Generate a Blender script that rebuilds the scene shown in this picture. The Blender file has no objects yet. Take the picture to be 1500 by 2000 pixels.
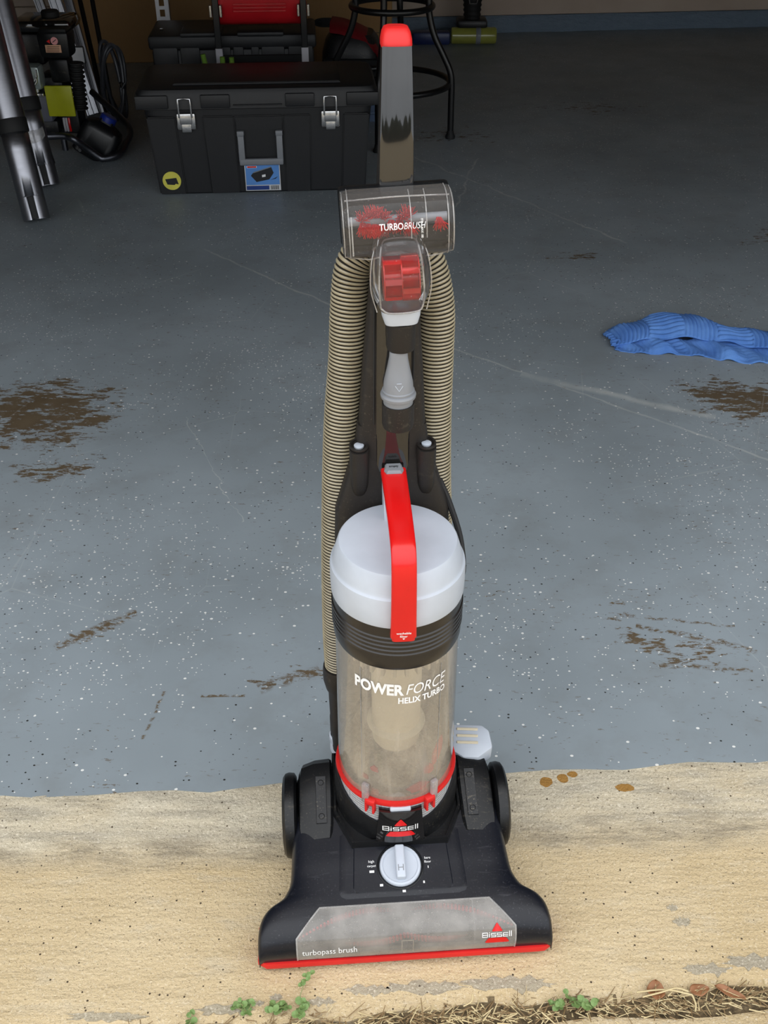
import bpy, bmesh, math, random
from mathutils import Vector, Matrix, Euler
random.seed(7)
R = math.radians
SC = bpy.context.scene
COL = SC.collection

# ------------------------------------------------------------------ camera, sky, exposure
cam_d = bpy.data.cameras.new('camera')
cam_d.sensor_fit = 'VERTICAL'
cam_d.sensor_height = 36.0
cam_d.lens = 36.0
cam_d.clip_start = 0.02
cam = bpy.data.objects.new('camera', cam_d)
COL.objects.link(cam)
cam.location = (0, 0, 1.2)
cam.rotation_euler = (R(90 - 36), 0, 0)
SC.camera = cam

W = bpy.data.worlds.new('overcast_sky')
SC.world = W
W.use_nodes = True
nt = W.node_tree
nt.nodes.clear()
_o = nt.nodes.new('ShaderNodeOutputWorld')
_b = nt.nodes.new('ShaderNodeBackground')
_tc = nt.nodes.new('ShaderNodeTexCoord')
_sx = nt.nodes.new('ShaderNodeSeparateXYZ')
_r = nt.nodes.new('ShaderNodeValToRGB')
_n = nt.nodes.new('ShaderNodeTexNoise')
_n.inputs['Scale'].default_value = 2.2
_n.inputs['Detail'].default_value = 4
_m = nt.nodes.new('ShaderNodeMix'); _m.data_type = 'RGBA'; _m.blend_type = 'MULTIPLY'
_m.inputs['Factor'].default_value = 0.35
nt.links.new(_tc.outputs['Generated'], _sx.inputs[0])
nt.links.new(_tc.outputs['Generated'], _n.inputs['Vector'])
nt.links.new(_sx.outputs['Z'], _r.inputs[0])
_r.color_ramp.elements[0].position = 0.0
_r.color_ramp.elements[0].color = (0.60, 0.64, 0.68, 1)
_r.color_ramp.elements[1].position = 0.8
_r.color_ramp.elements[1].color = (1.08, 1.1, 1.13, 1)
nt.links.new(_r.outputs[0], _m.inputs['A'])
nt.links.new(_n.outputs['Fac'], _m.inputs['B'])
nt.links.new(_m.outputs['Result'], _b.inputs['Color'])
_b.inputs['Strength'].default_value = 2.75
nt.links.new(_b.outputs[0], _o.inputs[0])

SC.view_settings.view_transform = 'Standard'
SC.view_settings.look = 'None'
SC.view_settings.gamma = 1.0
SC.view_settings.use_curve_mapping = False
SC.view_settings.exposure = 0.0

# ------------------------------------------------------------------ helpers
def c(r, g, b):
    f = lambda v: (v / 255 / 12.92) if v / 255 <= 0.04045 else ((v / 255 + 0.055) / 1.055) ** 2.4
    return (f(r), f(g), f(b), 1)

class NG:
    """small wrapper to write node graphs quickly"""
    def __init__(s, name):
        s.m = bpy.data.materials.new(name)
        s.m.use_nodes = True
        s.t = s.m.node_tree
        s.t.nodes.clear()
        s.out = s.t.nodes.new('ShaderNodeOutputMaterial')
        s.tc = s.t.nodes.new('ShaderNodeTexCoord')
        s.obj = s.tc.outputs['Object']
    def n(s, typ, **kw):
        nd = s.t.nodes.new(typ)
        for k, v in kw.items():
            setattr(nd, k, v)
        return nd
    def set(s, sock, v):
        if hasattr(v, 'is_linked') or isinstance(v, bpy.types.NodeSocket):
            s.t.links.new(v, sock)
        else:
            sock.default_value = v
    def math(s, op, a, b=0.0, cl=False):
        nd = s.n('ShaderNodeMath', operation=op, use_clamp=cl)
        s.set(nd.inputs[0], a); s.set(nd.inputs[1], b)
        return nd.outputs[0]
    def noise(s, scale, detail=3, rough=0.55, vec=None, dist=0.0):
        nd = s.n('ShaderNodeTexNoise')
        s.set(nd.inputs['Vector'], vec or s.obj)
        nd.inputs['Scale'].default_value = scale
        nd.inputs['Detail'].default_value = detail
        nd.inputs['Roughness'].default_value = rough
        nd.inputs['Distortion'].default_value = dist
        return nd.outputs['Fac']
    def voro(s, scale, vec=None, feature='F1', out='Distance', rand=1.0):
        nd = s.n('ShaderNodeTexVoronoi', feature=feature)
        s.set(nd.inputs['Vector'], vec or s.obj)
        nd.inputs['Scale'].default_value = scale
        nd.inputs['Randomness'].default_value = rand
        return nd.outputs[out]
    def ramp(s, fac, lo, hi, a=0.0, b=1.0):
        nd = s.n('ShaderNodeMapRange')
        s.set(nd.inputs[0], fac)
        nd.inputs[1].default_value = lo; nd.inputs[2].default_value = hi
        nd.inputs[3].default_value = a; nd.inputs[4].default_value = b
        return nd.outputs[0]
    def mix(s, fac, a, b):
        nd = s.n('ShaderNodeMix', data_type='RGBA')
        s.set(nd.inputs['Factor'], fac); s.set(nd.inputs['A'], a); s.set(nd.inputs['B'], b)
        return nd.outputs['Result']
    def mapping(s, loc=(0, 0, 0), rot=(0, 0, 0), scale=(1, 1, 1)):
        nd = s.n('ShaderNodeMapping')
        s.set(nd.inputs[0], s.obj)
        nd.inputs['Location'].default_value = loc
        nd.inputs['Rotation'].default_value = rot
        nd.inputs['Scale'].default_value = scale
        return nd.outputs[0]
    def bump(s, h, strength=0.3, dist=0.002):
        nd = s.n('ShaderNodeBump')
        s.set(nd.inputs['Height'], h)
        nd.inputs['Strength'].default_value = strength
        nd.inputs['Distance'].default_value = dist
        return nd.outputs[0]
    def bsdf(s, col, rough=0.5, metal=0.0, normal=None, coat=0.0, spec=0.5):
        nd = s.n('ShaderNodeBsdfPrincipled')
        s.set(nd.inputs['Base Color'], col)
        s.set(nd.inputs['Roughness'], rough)
        s.set(nd.inputs['Metallic'], metal)
        nd.inputs['Coat Weight'].default_value = coat
        nd.inputs['Coat Roughness'].default_value = 0.08
        nd.inputs['Specular IOR Level'].default_value = spec
        if normal is not None:
            s.set(nd.inputs['Normal'], normal)
        return nd.outputs[0]
    def end(s, sh):
        s.t.links.new(sh, s.out.inputs[0])
        return s.m

def plastic(name, col, rough=0.45, grain=900, gs=0.08, dust=0.0, dustcol=(150, 140, 120), metal=0.0, coat=0.0, spec=0.5):
    g = NG(name)
    base = col
    v = g.noise(14, 4)
    cc = g.mix(g.ramp(v, 0.3, 0.7, 0, 1), tuple(x * 0.9 for x in col[:3]) + (1,), tuple(min(1, x * 1.08) for x in col[:3]) + (1,))
    if dust > 0:
        d1 = g.ramp(g.noise(420, 2), 0.62, 0.74)
        d2 = g.ramp(g.noise(9, 5), 0.42, 0.75)
        st = g.ramp(g.noise(30, 3, vec=g.mapping(scale=(1, 6, 3), rot=(0, 0, .6))), 0.62, 0.7, 0, .5)
        dd = g.math('MULTIPLY', g.math('ADD', d1, st, True), g.math('ADD', g.math('MULTIPLY', d2, dust), dust * 0.15), True)
        cc = g.mix(dd, cc, c(*dustcol))
    nrm = g.bump(g.noise(grain, 2), gs, 0.001)
    return g.end(g.bsdf(cc, rough, metal, nrm, coat, spec))

def metal(name, col, rough=0.3):
    g = NG(name)
    v = g.noise(40, 3, vec=g.mapping(scale=(1, 1, 8)))
    return g.end(g.bsdf(g.mix(v, tuple(x * 0.8 for x in col[:3]) + (1,), col), g.ramp(v, 0.2, 0.8, rough * .8, rough * 1.2), 1.0))

def clear(name, tint, dust, dustcol, rough=0.12, noisescale=20, lo=0.3, hi=0.75, spec=0.5, streak=False):
    """clear plastic carrying a film of dust: part see-through, part diffuse"""
    g = NG(name)
    tr = g.n('ShaderNodeBsdfTransparent'); tr.inputs[0].default_value = tint
    pr = g.bsdf(dustcol, rough, 0, None, 0.0, spec)
    v = g.ramp(g.noise(noisescale, 5), lo, hi, dust * 0.6, min(1, dust * 1.3))
    if streak:
        v = g.math('ADD', v, g.ramp(g.noise(60, 3, vec=g.mapping(scale=(1, 1, .12))), .55, .7, 0, .12), True)
    sp = g.ramp(g.noise(700, 1), 0.7, 0.75, 0, 0.5)
    v = g.math('ADD', v, g.math('MULTIPLY', sp, 0.6), True)
    fr = g.n('ShaderNodeLayerWeight'); fr.inputs[0].default_value = 0.25
    v = g.math('ADD', v, g.math('MULTIPLY', fr.outputs['Facing'], 0.35 if dust > .1 else .22), True)
    mx = g.n('ShaderNodeMixShader')
    g.set(mx.inputs[0], v)
    g.t.links.new(tr.outputs[0], mx.inputs[1]); g.t.links.new(pr, mx.inputs[2])
    gl = g.n('ShaderNodeBsdfGlossy'); gl.inputs['Roughness'].default_value = 0.06
    fr2 = g.n('ShaderNodeFresnel'); fr2.inputs[0].default_value = 1.32 if dust < .1 else 1.45
    mx2 = g.n('ShaderNodeMixShader')
    g.t.links.new(fr2.outputs[0], mx2.inputs[0])
    g.t.links.new(mx.outputs[0], mx2.inputs[1]); g.t.links.new(gl.outputs[0], mx2.inputs[2])
    return g.end(mx2.outputs[0])

# ---- mesh helpers
def BM():
    return bmesh.new()

def obj(name, bm, mats, parent=None, smooth=35, loc=None):
    me = bpy.data.meshes.new(name)
    bmesh.ops.recalc_face_normals(bm, faces=bm.faces)
    bm.to_mesh(me); bm.free()
    if not isinstance(mats, (list, tuple)):
        mats = [mats]
    for m in mats:
        me.materials.append(m)
    if smooth:
        me.polygons.foreach_set('use_smooth', [True] * len(me.polygons))
        me.set_sharp_from_angle(angle=R(smooth))
    o = bpy.data.objects.new(name, me)
    COL.objects.link(o)
    if parent:
        o.parent = parent
    if loc:
        o.location = loc
    return o

def share(src, name, parent, mtx=None):
    o = bpy.data.objects.new(name, src.data)
    COL.objects.link(o)
    o.parent = parent
    if mtx is not None:
        o.matrix_local = mtx
    return o

def thing(name, label, cat, loc=(0, 0, 0), rotz=0, group=None, rot=None):
    o = bpy.data.objects.new(name, None)
    o.empty_display_size = 0.05
    COL.objects.link(o)
    o.location = loc
    o.rotation_euler = rot if rot else (0, 0, rotz)
    return tag(o, label, cat, group)

def tag(o, label=None, cat=None, group=None, kind=None):
    if label: o['label'] = label
    if cat: o['category'] = cat
    if group: o['group'] = group
    if kind: o['kind'] = kind
    return o

def box(bm, x0, x1, y0, y1, z0, z1, bev=0.0, seg=2, M=None, mi=0, taper=None):
    r = bmesh.ops.create_cube(bm, size=1.0)
    vs = r['verts']
    for v in vs:
        s = 1.0
        if taper and v.co.z < 0:
            s = taper
        v.co = Vector(((x0 + x1) / 2 + v.co.x * s * (x1 - x0), (y0 + y1) / 2 + v.co.y * s * (y1 - y0), (z0 + z1) / 2 + v.co.z * (z1 - z0)))
    fs = set(f for v in vs for f in v.link_faces)
    if bev > 0:
        es = set(e for v in vs for e in v.link_edges)
        rr = bmesh.ops.bevel(bm, geom=list(es), offset=bev, segments=seg, profile=0.5, affect='EDGES')
        fs = set(f for f in rr['faces']) | set(f for v in rr['verts'] for f in v.link_faces)
        vs = list(set(v for f in fs for v in f.verts))
    for f in fs:
        f.material_index = mi
    if M is not None:
        for v in vs:
            v.co = M @ v.co
    return vs

def lathe(bm, prof, seg=32, M=None, mi=0, a0=0.0, a1=2 * math.pi, sx=1.0, sy=1.0):
    """revolve (r, z) pairs about z"""
    full = abs(a1 - a0 - 2 * math.pi) < 1e-6
    n = seg if full else seg + 1
    rows = []
    for r, z in prof:
        row = []
        for i in range(n):
            a = a0 + (a1 - a0) * i / seg
            p = Vector((max(r, 1e-5) * math.cos(a) * sx, max(r, 1e-5) * math.sin(a) * sy, z))
            row.append(bm.verts.new(M @ p if M is not None else p))
        rows.append(row)
    for j in range(len(rows) - 1):
        for i in range(seg if full else n - 1):
            k = (i + 1) % n
            f = bm.faces.new((rows[j][i], rows[j][k], rows[j + 1][k], rows[j + 1][i]))
            f.material_index = mi
    return rows

def frames(path):
    P = [Vector(p) for p in path]
    out = []
    t0 = (P[1] - P[0]).normalized()
    up = Vector((0, 0, 1)) if abs(t0.z) < 0.9 else Vector((0, 1, 0))
    nrm = (up - t0 * up.dot(t0)).normalized()
    for i, p in enumerate(P):
        if i == 0: t = P[1] - P[0]
        elif i == len(P) - 1: t = P[-1] - P[-2]
        else: t = P[i + 1] - P[i - 1]
        t = t.normalized()
        nrm = (nrm - t * nrm.dot(t)).normalized()
        out.append((p, t, nrm, t.cross(nrm)))
    return out

def tube(bm, path, rad, seg=10, mi=0, cap=True, M=None, closed=False, mifun=None):
    fr = frames(path)
    rows = []
    for i, (p, t, n, b) in enumerate(fr):
        r = rad(i / (len(fr) - 1)) if callable(rad) else (rad[i] if isinstance(rad, (list, tuple)) else rad)
        row = []
        for k in range(seg):
            a = 2 * math.pi * k / seg
            q = p + n * (r * math.cos(a)) + b * (r * math.sin(a))
            row.append(bm.verts.new(M @ q if M is not None else q))
        rows.append(row)
    J = len(rows) if closed else len(rows) - 1
    for j in range(J):
        A, B = rows[j], rows[(j + 1) % len(rows)]
        for k in range(seg):
            f = bm.faces.new((A[k], A[(k + 1) % seg], B[(k + 1) % seg], B[k]))
            f.material_index = mifun(j) if mifun else mi
    if cap and not closed:
        f = bm.faces.new(rows[0][::-1]); f.material_index = mi
        f = bm.faces.new(rows[-1]); f.material_index = mi

def spline(pts, n=12):
    """Catmull-Rom through the points"""
    P = [Vector(p) for p in pts]
    P = [P[0] * 2 - P[1]] + P + [P[-1] * 2 - P[-2]]
    out = []
    for i in range(1, len(P) - 2):
        p0, p1, p2, p3 = P[i - 1], P[i], P[i + 1], P[i + 2]
        for k in range(n):
            t = k / n
            out.append(0.5 * ((2 * p1) + (p2 - p0) * t + (2 * p0 - 5 * p1 + 4 * p2 - p3) * t * t + (3 * p1 - p0 - 3 * p2 + p3) * t ** 3))
    out.append(P[-2])
    return out

def loft(bm, rows, mi=0, cap=True, closed=True, M=None):
    vr = [[bm.verts.new(M @ Vector(p) if M is not None else Vector(p)) for p in row] for row in rows]
    n = len(vr[0])
    for j in range(len(vr) - 1):
        for k in range(n if closed else n - 1):
            f = bm.faces.new((vr[j][k], vr[j][(k + 1) % n], vr[j + 1][(k + 1) % n], vr[j + 1][k]))
            f.material_index = mi
    if cap:
        for row in (vr[0][::-1], vr[-1]):
            f = bm.faces.new(row); f.material_index = mi
    return vr

def srect(hx, hy, n=24, e=4.0):
    """superellipse outline"""
    out = []
    for i in range(n):
        a = 2 * math.pi * (i + .5) / n
        ca, sa = math.cos(a), math.sin(a)
        out.append((hx * math.copysign(abs(ca) ** (2 / e), ca), hy * math.copysign(abs(sa) ** (2 / e), sa)))
    return out

def prism(bm, poly, z0, z1, M=None, mi=0, bev=0.0):
    a = [bm.verts.new((p[0], p[1], z0)) for p in poly]
    b = [bm.verts.new((p[0], p[1], z1)) for p in poly]
    n = len(poly)
    fs = [bm.faces.new(a[::-1]), bm.faces.new(b)]
    for i in range(n):
        fs.append(bm.faces.new((a[i], a[(i + 1) % n], b[(i + 1) % n], b[i])))
    vs = a + b
    if bev > 0:
        es = set(e for e in fs[1].edges) | set(e for v in vs for e in v.link_edges if abs((e.verts[0].co - e.verts[1].co).z) > 1e-6)
        rr = bmesh.ops.bevel(bm, geom=list(es), offset=bev, segments=2, profile=0.5, affect='EDGES')
        vs = list(set(v for f in rr['faces'] for v in f.verts) | set(v for v in vs if v.is_valid))
        fs = set(f for v in vs for f in v.link_faces)
    for f in fs:
        if f.is_valid: f.material_index = mi
    if M is not None:
        for v in vs: v.co = M @ v.co
    return vs

def conform(bm, poly_test, fmap, u0, u1, v0, v1, nu, nv, mi=0, thick=None):
    """grid patch in (u, v) mapped by fmap where poly_test allows"""
    grid = {}
    def V(i, j):
        if (i, j) not in grid:
            grid[(i, j)] = bm.verts.new(fmap(u0 + (u1 - u0) * i / nu, v0 + (v1 - v0) * j / nv))
        return grid[(i, j)]
    for i in range(nu):
        for j in range(nv):
            u = u0 + (u1 - u0) * (i + .5) / nu; v = v0 + (v1 - v0) * (j + .5) / nv
            if poly_test is None or poly_test(u, v):
                f = bm.faces.new((V(i, j), V(i + 1, j), V(i + 1, j + 1), V(i, j + 1)))
                f.material_index = mi

def text2d(s, cap=1.0, bold=0.0, shear=0.0, wide=1.0, align='LEFT', space=1.0):
    """outline letters -> 2D verts + faces, scaled to a cap height"""
    cu = bpy.data.curves.new('lettering_tmp', 'FONT')
    cu.body = s; cu.size = 1.0; cu.fill_mode = 'FRONT'; cu.resolution_u = 3
    cu.offset = bold; cu.shear = shear; cu.space_character = space
    ob = bpy.data.objects.new('lettering_tmp', cu)
    COL.objects.link(ob)
    dg = bpy.context.evaluated_depsgraph_get()
    me = bpy.data.meshes.new_from_object(ob.evaluated_get(dg))
    vs = [v.co.copy() for v in me.vertices]
    fs = [tuple(p.vertices) for p in me.polygons]
    bpy.data.objects.remove(ob); bpy.data.curves.remove(cu); bpy.data.meshes.remove(me)
    k = cap / 0.69
    vs = [(v.x * k * wide, v.y * k) for v in vs]
    xs = [v[0] for v in vs]
    sh = -min(xs) if align == 'LEFT' else -(min(xs) + max(xs)) / 2 if align == 'CENTER' else -max(xs)
    return [(x + sh, y) for x, y in vs], fs

def put2d(bm, data, fmap, mi=0):
    vs, fs = data
    V = [bm.verts.new(fmap(x, y)) for x, y in vs]
    for f in fs:
        try:
            q = bm.faces.new([V[i] for i in f]); q.material_index = mi
        except ValueError:
            pass

def fitw(s, w, cap, **kw):
    d = text2d(s, cap, **kw)
    xs = [v[0] for v in d[0]]
    k = w / (max(xs) - min(xs))
    return [(x * k, y) for x, y in d[0]], d[1]

def cat2d(*ds):
    vs, fs = [], []
    for d in ds:
        o = len(vs)
        vs += d[0]; fs += [tuple(i + o for i in f) for f in d[1]]
    return vs, fs

def shift2d(d, dx, dy):
    return [(x + dx, y + dy) for x, y in d[0]], d[1]

def lerp_tab(tab, t):
    if t <= tab[0][0]: return tab[0][1]
    for (a, va), (b, vb) in zip(tab, tab[1:]):
        if t <= b:
            k = (t - a) / (b - a)
            k = k
            return va + (vb - va) * k
    return tab[-1][1]

# ------------------------------------------------------------------ materials
BLK = plastic('black_plastic', c(17, 18, 20), 0.36, dust=0.3, spec=.35)
BLKDUST = plastic('dusty_black_plastic', c(22, 23, 26), 0.45, dust=0.75)
FOOTM = plastic('charcoal_foot_plastic', c(21, 23, 30), 0.30, spec=.35, dust=0.22, dustcol=(120, 120, 125))
BRNBLK = plastic('brown_black_plastic', c(35, 32, 30), 0.5, dust=0.22, spec=.3)
GLOSSBLK = plastic('gloss_black_panel', c(20, 18, 17), 0.05, gs=0.0, dust=0.1, coat=0.6)
PANELM = plastic('mirror_gloss_panel', c(26, 25, 25), 0.04, gs=0.0, dust=0.08, coat=0.45, spec=0.6)
RED = plastic('red_plastic', c(206, 22, 22), 0.22, gs=0.02)
REDM = plastic('red_rubber', c(206, 28, 26), 0.5, gs=0.04)
SILV = plastic('silver_grey_plastic', c(182, 189, 199), 0.33, gs=0.03, spec=0.4)
GREYP = plastic('mid_grey_plastic', c(126, 129, 134), 0.4, gs=0.03)
WHT = plastic('white_plastic', c(204, 205, 207), 0.4, gs=0.02)
PRINT = plastic('white_print', c(235, 235, 235), 0.55, gs=0.0)
PRINTBLK = plastic('black_print', c(25, 25, 30), 0.55, gs=0.0)
DIRT = None
CLEAR = clear('clear_plastic', (0.97, 0.97, 0.97, 1), 0.045, c(205, 200, 195), noisescale=18)
CLEARRIM = clear('clear_plastic_edge', (0.95, 0.95, 0.95, 1), 0.34, c(215, 213, 210), noisescale=40)
BINM = clear('dusty_bin_plastic', (0.95, 0.93, 0.90, 1), 0.31, c(202, 193, 178), noisescale=14, lo=.1, hi=.9, streak=True)
WINM = clear('dusty_window_plastic', (0.86, 0.84, 0.82, 1), 0.46, c(176, 171, 164), rough=.22, noisescale=28)
def _hose():
    g = NG('hose_rib_plastic')
    v = g.noise(60, 3)
    return g.end(g.bsdf(g.mix(v, c(132, 122, 98), c(178, 168, 142)), 0.3))
HOSE = _hose()
HOSEG = plastic('hose_groove', c(40, 34, 26), 0.7)
def _dirt():
    g = NG('bin_dirt')
    v = g.noise(90, 6, .7)
    cc = g.mix(g.ramp(v, .35, .65), c(150, 132, 108), c(204, 192, 168))
    return g.end(g.bsdf(cc, 0.95, 0, g.bump(v, 0.8, 0.004)))
DIRT = _dirt()
BEIGE = plastic('dusty_beige_plastic', c(205, 194, 168), 0.7, dust=.3)
STEEL = metal('bright_steel', c(205, 205, 205), 0.25)
ALU = metal('brushed_aluminium', c(190, 192, 198), 0.38)
TUBEM = metal('silver_tube_metal', c(170, 171, 178), 0.36)
TOTE = plastic('tote_black', c(23, 24, 27), 0.5, grain=500, gs=0.25)
RUBBER = plastic('black_rubber', c(18, 18, 19), 0.7)
STOOLM = plastic('stool_black_paint', c(14, 14, 15), 0.35, gs=0.02)
LIME = plastic('lime_paint', c(186, 190, 30), 0.4)
BLUEP = plastic('blue_plastic', c(28, 52, 150), 0.4)
GUN = metal('gunmetal_frame', c(120, 122, 130), 0.38)
REDTANK = plastic('red_tank_plastic', c(186, 26, 36), 0.35)
DKRED = plastic('dark_red_plastic', c(120, 18, 28), 0.5)
GREENF = plastic('green_bristle', c(110, 150, 50), 0.9)
def _card():
    g = NG('cardboard')
    v = g.noise(3, 4); w = g.noise(260, 2, vec=g.mapping(scale=(1, 1, .1)))
    return g.end(g.bsdf(g.mix(g.math('ADD', g.math('MULTIPLY', v, .7), g.math('MULTIPLY', w, .3)), c(128, 98, 62), c(165, 128, 84)), 0.85))
CARD = _card()

# ------------------------------------------------------------------ ground and garage
def seg_mask(g, p0, p1, width, soft, warp=0.01, wscale=6):
    """soft line between two ground points in object space"""
    dx, dy = p1[0] - p0[0], p1[1] - p0[1]
    L = math.hypot(dx, dy)
    sx = g.n('ShaderNodeSeparateXYZ'); g.set(sx.inputs[0], g.obj)
    X = g.math('SUBTRACT', sx.outputs[0], p0[0]); Y = g.math('SUBTRACT', sx.outputs[1], p0[1])
    along = g.math('ADD', g.math('MULTIPLY', X, dx / L), g.math('MULTIPLY', Y, dy / L))
    across = g.math('ADD', g.math('MULTIPLY', X, -dy / L), g.math('MULTIPLY', Y, dx / L))
    if not hasattr(g, 'warp_noise'):
        g.warp_noise = g.math('SUBTRACT', g.noise(9, 6, .6), 0.5)
        g.sep = sx
    wv = g.math('MULTIPLY', g.warp_noise, warp * 2)
    a = g.math('ABSOLUTE', g.math('ADD', across, wv))
    m = g.ramp(a, width, width + soft, 1, 0)
    m2 = g.math('MULTIPLY', g.math('GREATER_THAN', along, 0), g.math('LESS_THAN', along, L))
    return g.math('MULTIPLY', m, m2)

def blob(g, cx, cy, rx, ry, rot=0.0):
    """elliptical falloff 1 at the centre, 0 at the rim, in object space"""
    sx = g.n('ShaderNodeSeparateXYZ'); g.set(sx.inputs[0], g.obj)
    X = g.math('SUBTRACT', sx.outputs[0], cx); Y = g.math('SUBTRACT', sx.outputs[1], cy)
    ca, sa = math.cos(rot), math.sin(rot)
    u = g.math('MULTIPLY', g.math('ADD', g.math('MULTIPLY', X, ca), g.math('MULTIPLY', Y, sa)), 1 / rx)
    v = g.math('MULTIPLY', g.math('ADD', g.math('MULTIPLY', X, -sa), g.math('MULTIPLY', Y, ca)), 1 / ry)
    d = g.math('SQRT', g.math('ADD', g.math('MULTIPLY', u, u), g.math('MULTIPLY', v, v)))
    return g.ramp(d, 0.25, 1.0, 1, 0)

def _floor():
    g = NG('painted_garage_floor')
    paint = g.mix(g.ramp(g.noise(1.6, 4), .35, .65), c(132, 141, 146), c(150, 160, 166))
    paint = g.mix(g.ramp(g.noise(9, 5, .65), .5, .75, 0, .35), paint, c(116, 118, 116))
    # paint flakes, white and black, each its own size
    def flakes(sc, thr, dens, seed):
        vec = g.mapping(loc=(seed, seed * .7, 0), scale=(1, 1.25, 1))
        d = g.voro(sc, vec)
        rnd = g.n('ShaderNodeSeparateColor')
        g.set(rnd.inputs[0], g.voro(sc, vec, out='Color'))
        keep = g.math('LESS_THAN', rnd.outputs[0], dens)
        size = g.math('MULTIPLY', rnd.outputs[1], thr)
        clump = g.ramp(g.noise(2.5, 2, vec=g.mapping(loc=(seed * 3, 0, 0))), .35, .6, .15, 1)
        keep = g.math('MULTIPLY', keep, g.math('GREATER_THAN', clump, rnd.outputs[2]))
        return g.math('MULTIPLY', keep, g.math('LESS_THAN', d, size))
    wf = g.math('ADD', flakes(150, .29, .55, 1.3), flakes(90, .25, .30, 7.1), True)
    bf = flakes(120, .24, .22, 4.7)
    col = g.mix(wf, paint, c(226, 226, 222))
    col = g.mix(bf, col, c(38, 38, 36))
    # worn-through patches
    fine = g.noise(44, 8, .72, vec=g.mapping(scale=(.55, 1.5, 1)))
    worn = None
    for (cx, cy, rx, ry, ro, k) in BLOBS:
        b = g.math('MULTIPLY', blob(g, cx, cy, rx, ry, ro), k)
        worn = b if worn is None else g.math('MAXIMUM', worn, b)
    wm = g.ramp(g.math('ADD', g.math('MULTIPLY', worn, .25), fine), .668, .70)
    scr = None
    for s in SCRAPES:
        m = seg_mask(g, *s)
        scr = m if scr is None else g.math('MAXIMUM', scr, m)
    scr = g.math('MULTIPLY', scr, g.ramp(g.noise(85, 5, .7, vec=g.mapping(scale=(.8, 1.3, 1))), .47, .54))
    specks = g.math('MULTIPLY', g.ramp(g.noise(120, 3, .6, vec=g.mapping(scale=(.5, 1.5, 1))), .655, .69, 0, .75), g.ramp(g.noise(4, 4), .42, .6))
    wm = g.math('MAXIMUM', g.math('MAXIMUM', wm, scr), specks)
    brown = g.mix(g.noise(20, 4), c(82, 68, 50), c(108, 94, 74))
    col = g.mix(wm, col, brown)
    ln = None
    for s in LINES:
        m = seg_mask(g, *s)
        ln = m if ln is None else g.math('MAXIMUM', ln, m)
    ln = g.math('MULTIPLY', ln, g.ramp(g.noise(14, 3), .3, .6, .15, .55))
    col = g.mix(ln, col, c(196, 198, 194))
    hair = g.ramp(g.voro(3.2, g.mapping(scale=(1, .5, 1), rot=(0, 0, .5)), feature='DISTANCE_TO_EDGE'), 0.0, .004, .22, 0)
    col = g.mix(g.math('MULTIPLY', hair, g.ramp(g.noise(2, 2), .5, .6)), col, c(196, 198, 194))
    h = g.math('ADD', g.math('MULTIPLY', g.noise(120, 3), .4), g.math('MULTIPLY', wm, -.6))
    rough = g.ramp(g.noise(6, 4), .3, .7, .36, .52)
    rough = g.math('ADD', rough, g.math('MULTIPLY', wm, .2))
    return g.end(g.bsdf(col, rough, 0, g.bump(h, .25, .001), spec=.35))

# (x, y, rx, ry, rotation, strength) of worn patches and (p0, p1, width, soft) of scratches, in metres
BLOBS = [(-.78, 2.02, .30, .24, .15, 1.0), (-.70, 1.78, .2, .08, .1, .65), (.83, 2.08, .21, .16, -.25, .95), (.98, 2.0, .2, .14, 0, .95),
         (-.17, 1.18, .09, .03, .3, .6), (-.04, 1.15, .10, .02, -.2, .45), (-.50, 1.28, .09, .03, .6, .7), (.48, 1.25, .17, .07, -.2, .62),
         (.40, 1.34, .12, .04, .3, .5), (.58, 2.95, .14, .05, 0, .6), (.25, 4.2, .35, .2, 0, .5), (1.3, 3.1, .3, .2, 0, .6), (.9, 4.6, .4, .2, 0, .5)]
SCRAPES = [((-.20, 1.155), (-.105, 1.20), .003, .010, .012, 20), ((-.105, 1.20), (-.055, 1.165), .0012, .002, .004, 20),
           ((-.055, 1.165), (.02, 1.16), .0016, .002, .004, 20), ((-.005, 1.125), (-.008, 1.16), .006, .004, .003, 30), ((.012, 1.115), (.006, 1.16), .008, .005, .003, 30),
           ((-.29, 1.14), (-.22, 1.14), .0016, .002, .004, 20), ((-.55, 1.25), (-.43, 1.34), .004, .009, .016, 30),
           ((.43, 1.30), (.62, 1.24), .002, .006, .02, 20), ((.45, 1.21), (.60, 1.20), .001, .005, .02, 20), ((.40, 1.33), (.60, 1.30), .001, .004, .02, 20), ((-.36, 1.05), (-.35, 1.15), .0006, .003, .012, 25)]
LINES = [((.15, 2.36), (.95, 1.72), .0016, .003, .012, 2.5), ((.33, 2.2), (.75, 2.0), .004, .012, .02, 4), ((-.55, 3.0), (-.05, 2.5), .0016, .004, .02, 3),
         ((.05, 4.0), (.75, 3.05), .002, .004, .03, 2), ((.0, 1.42), (.10, 1.30), .001, .002, .006, 5), ((-.45, 2.0), (-.28, 1.6), .0003, .001, .03, 4), ((.2, 3.2), (.35, 3.9), .0015, .003, .03, 3)]
FLOORM = _floor()

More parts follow.
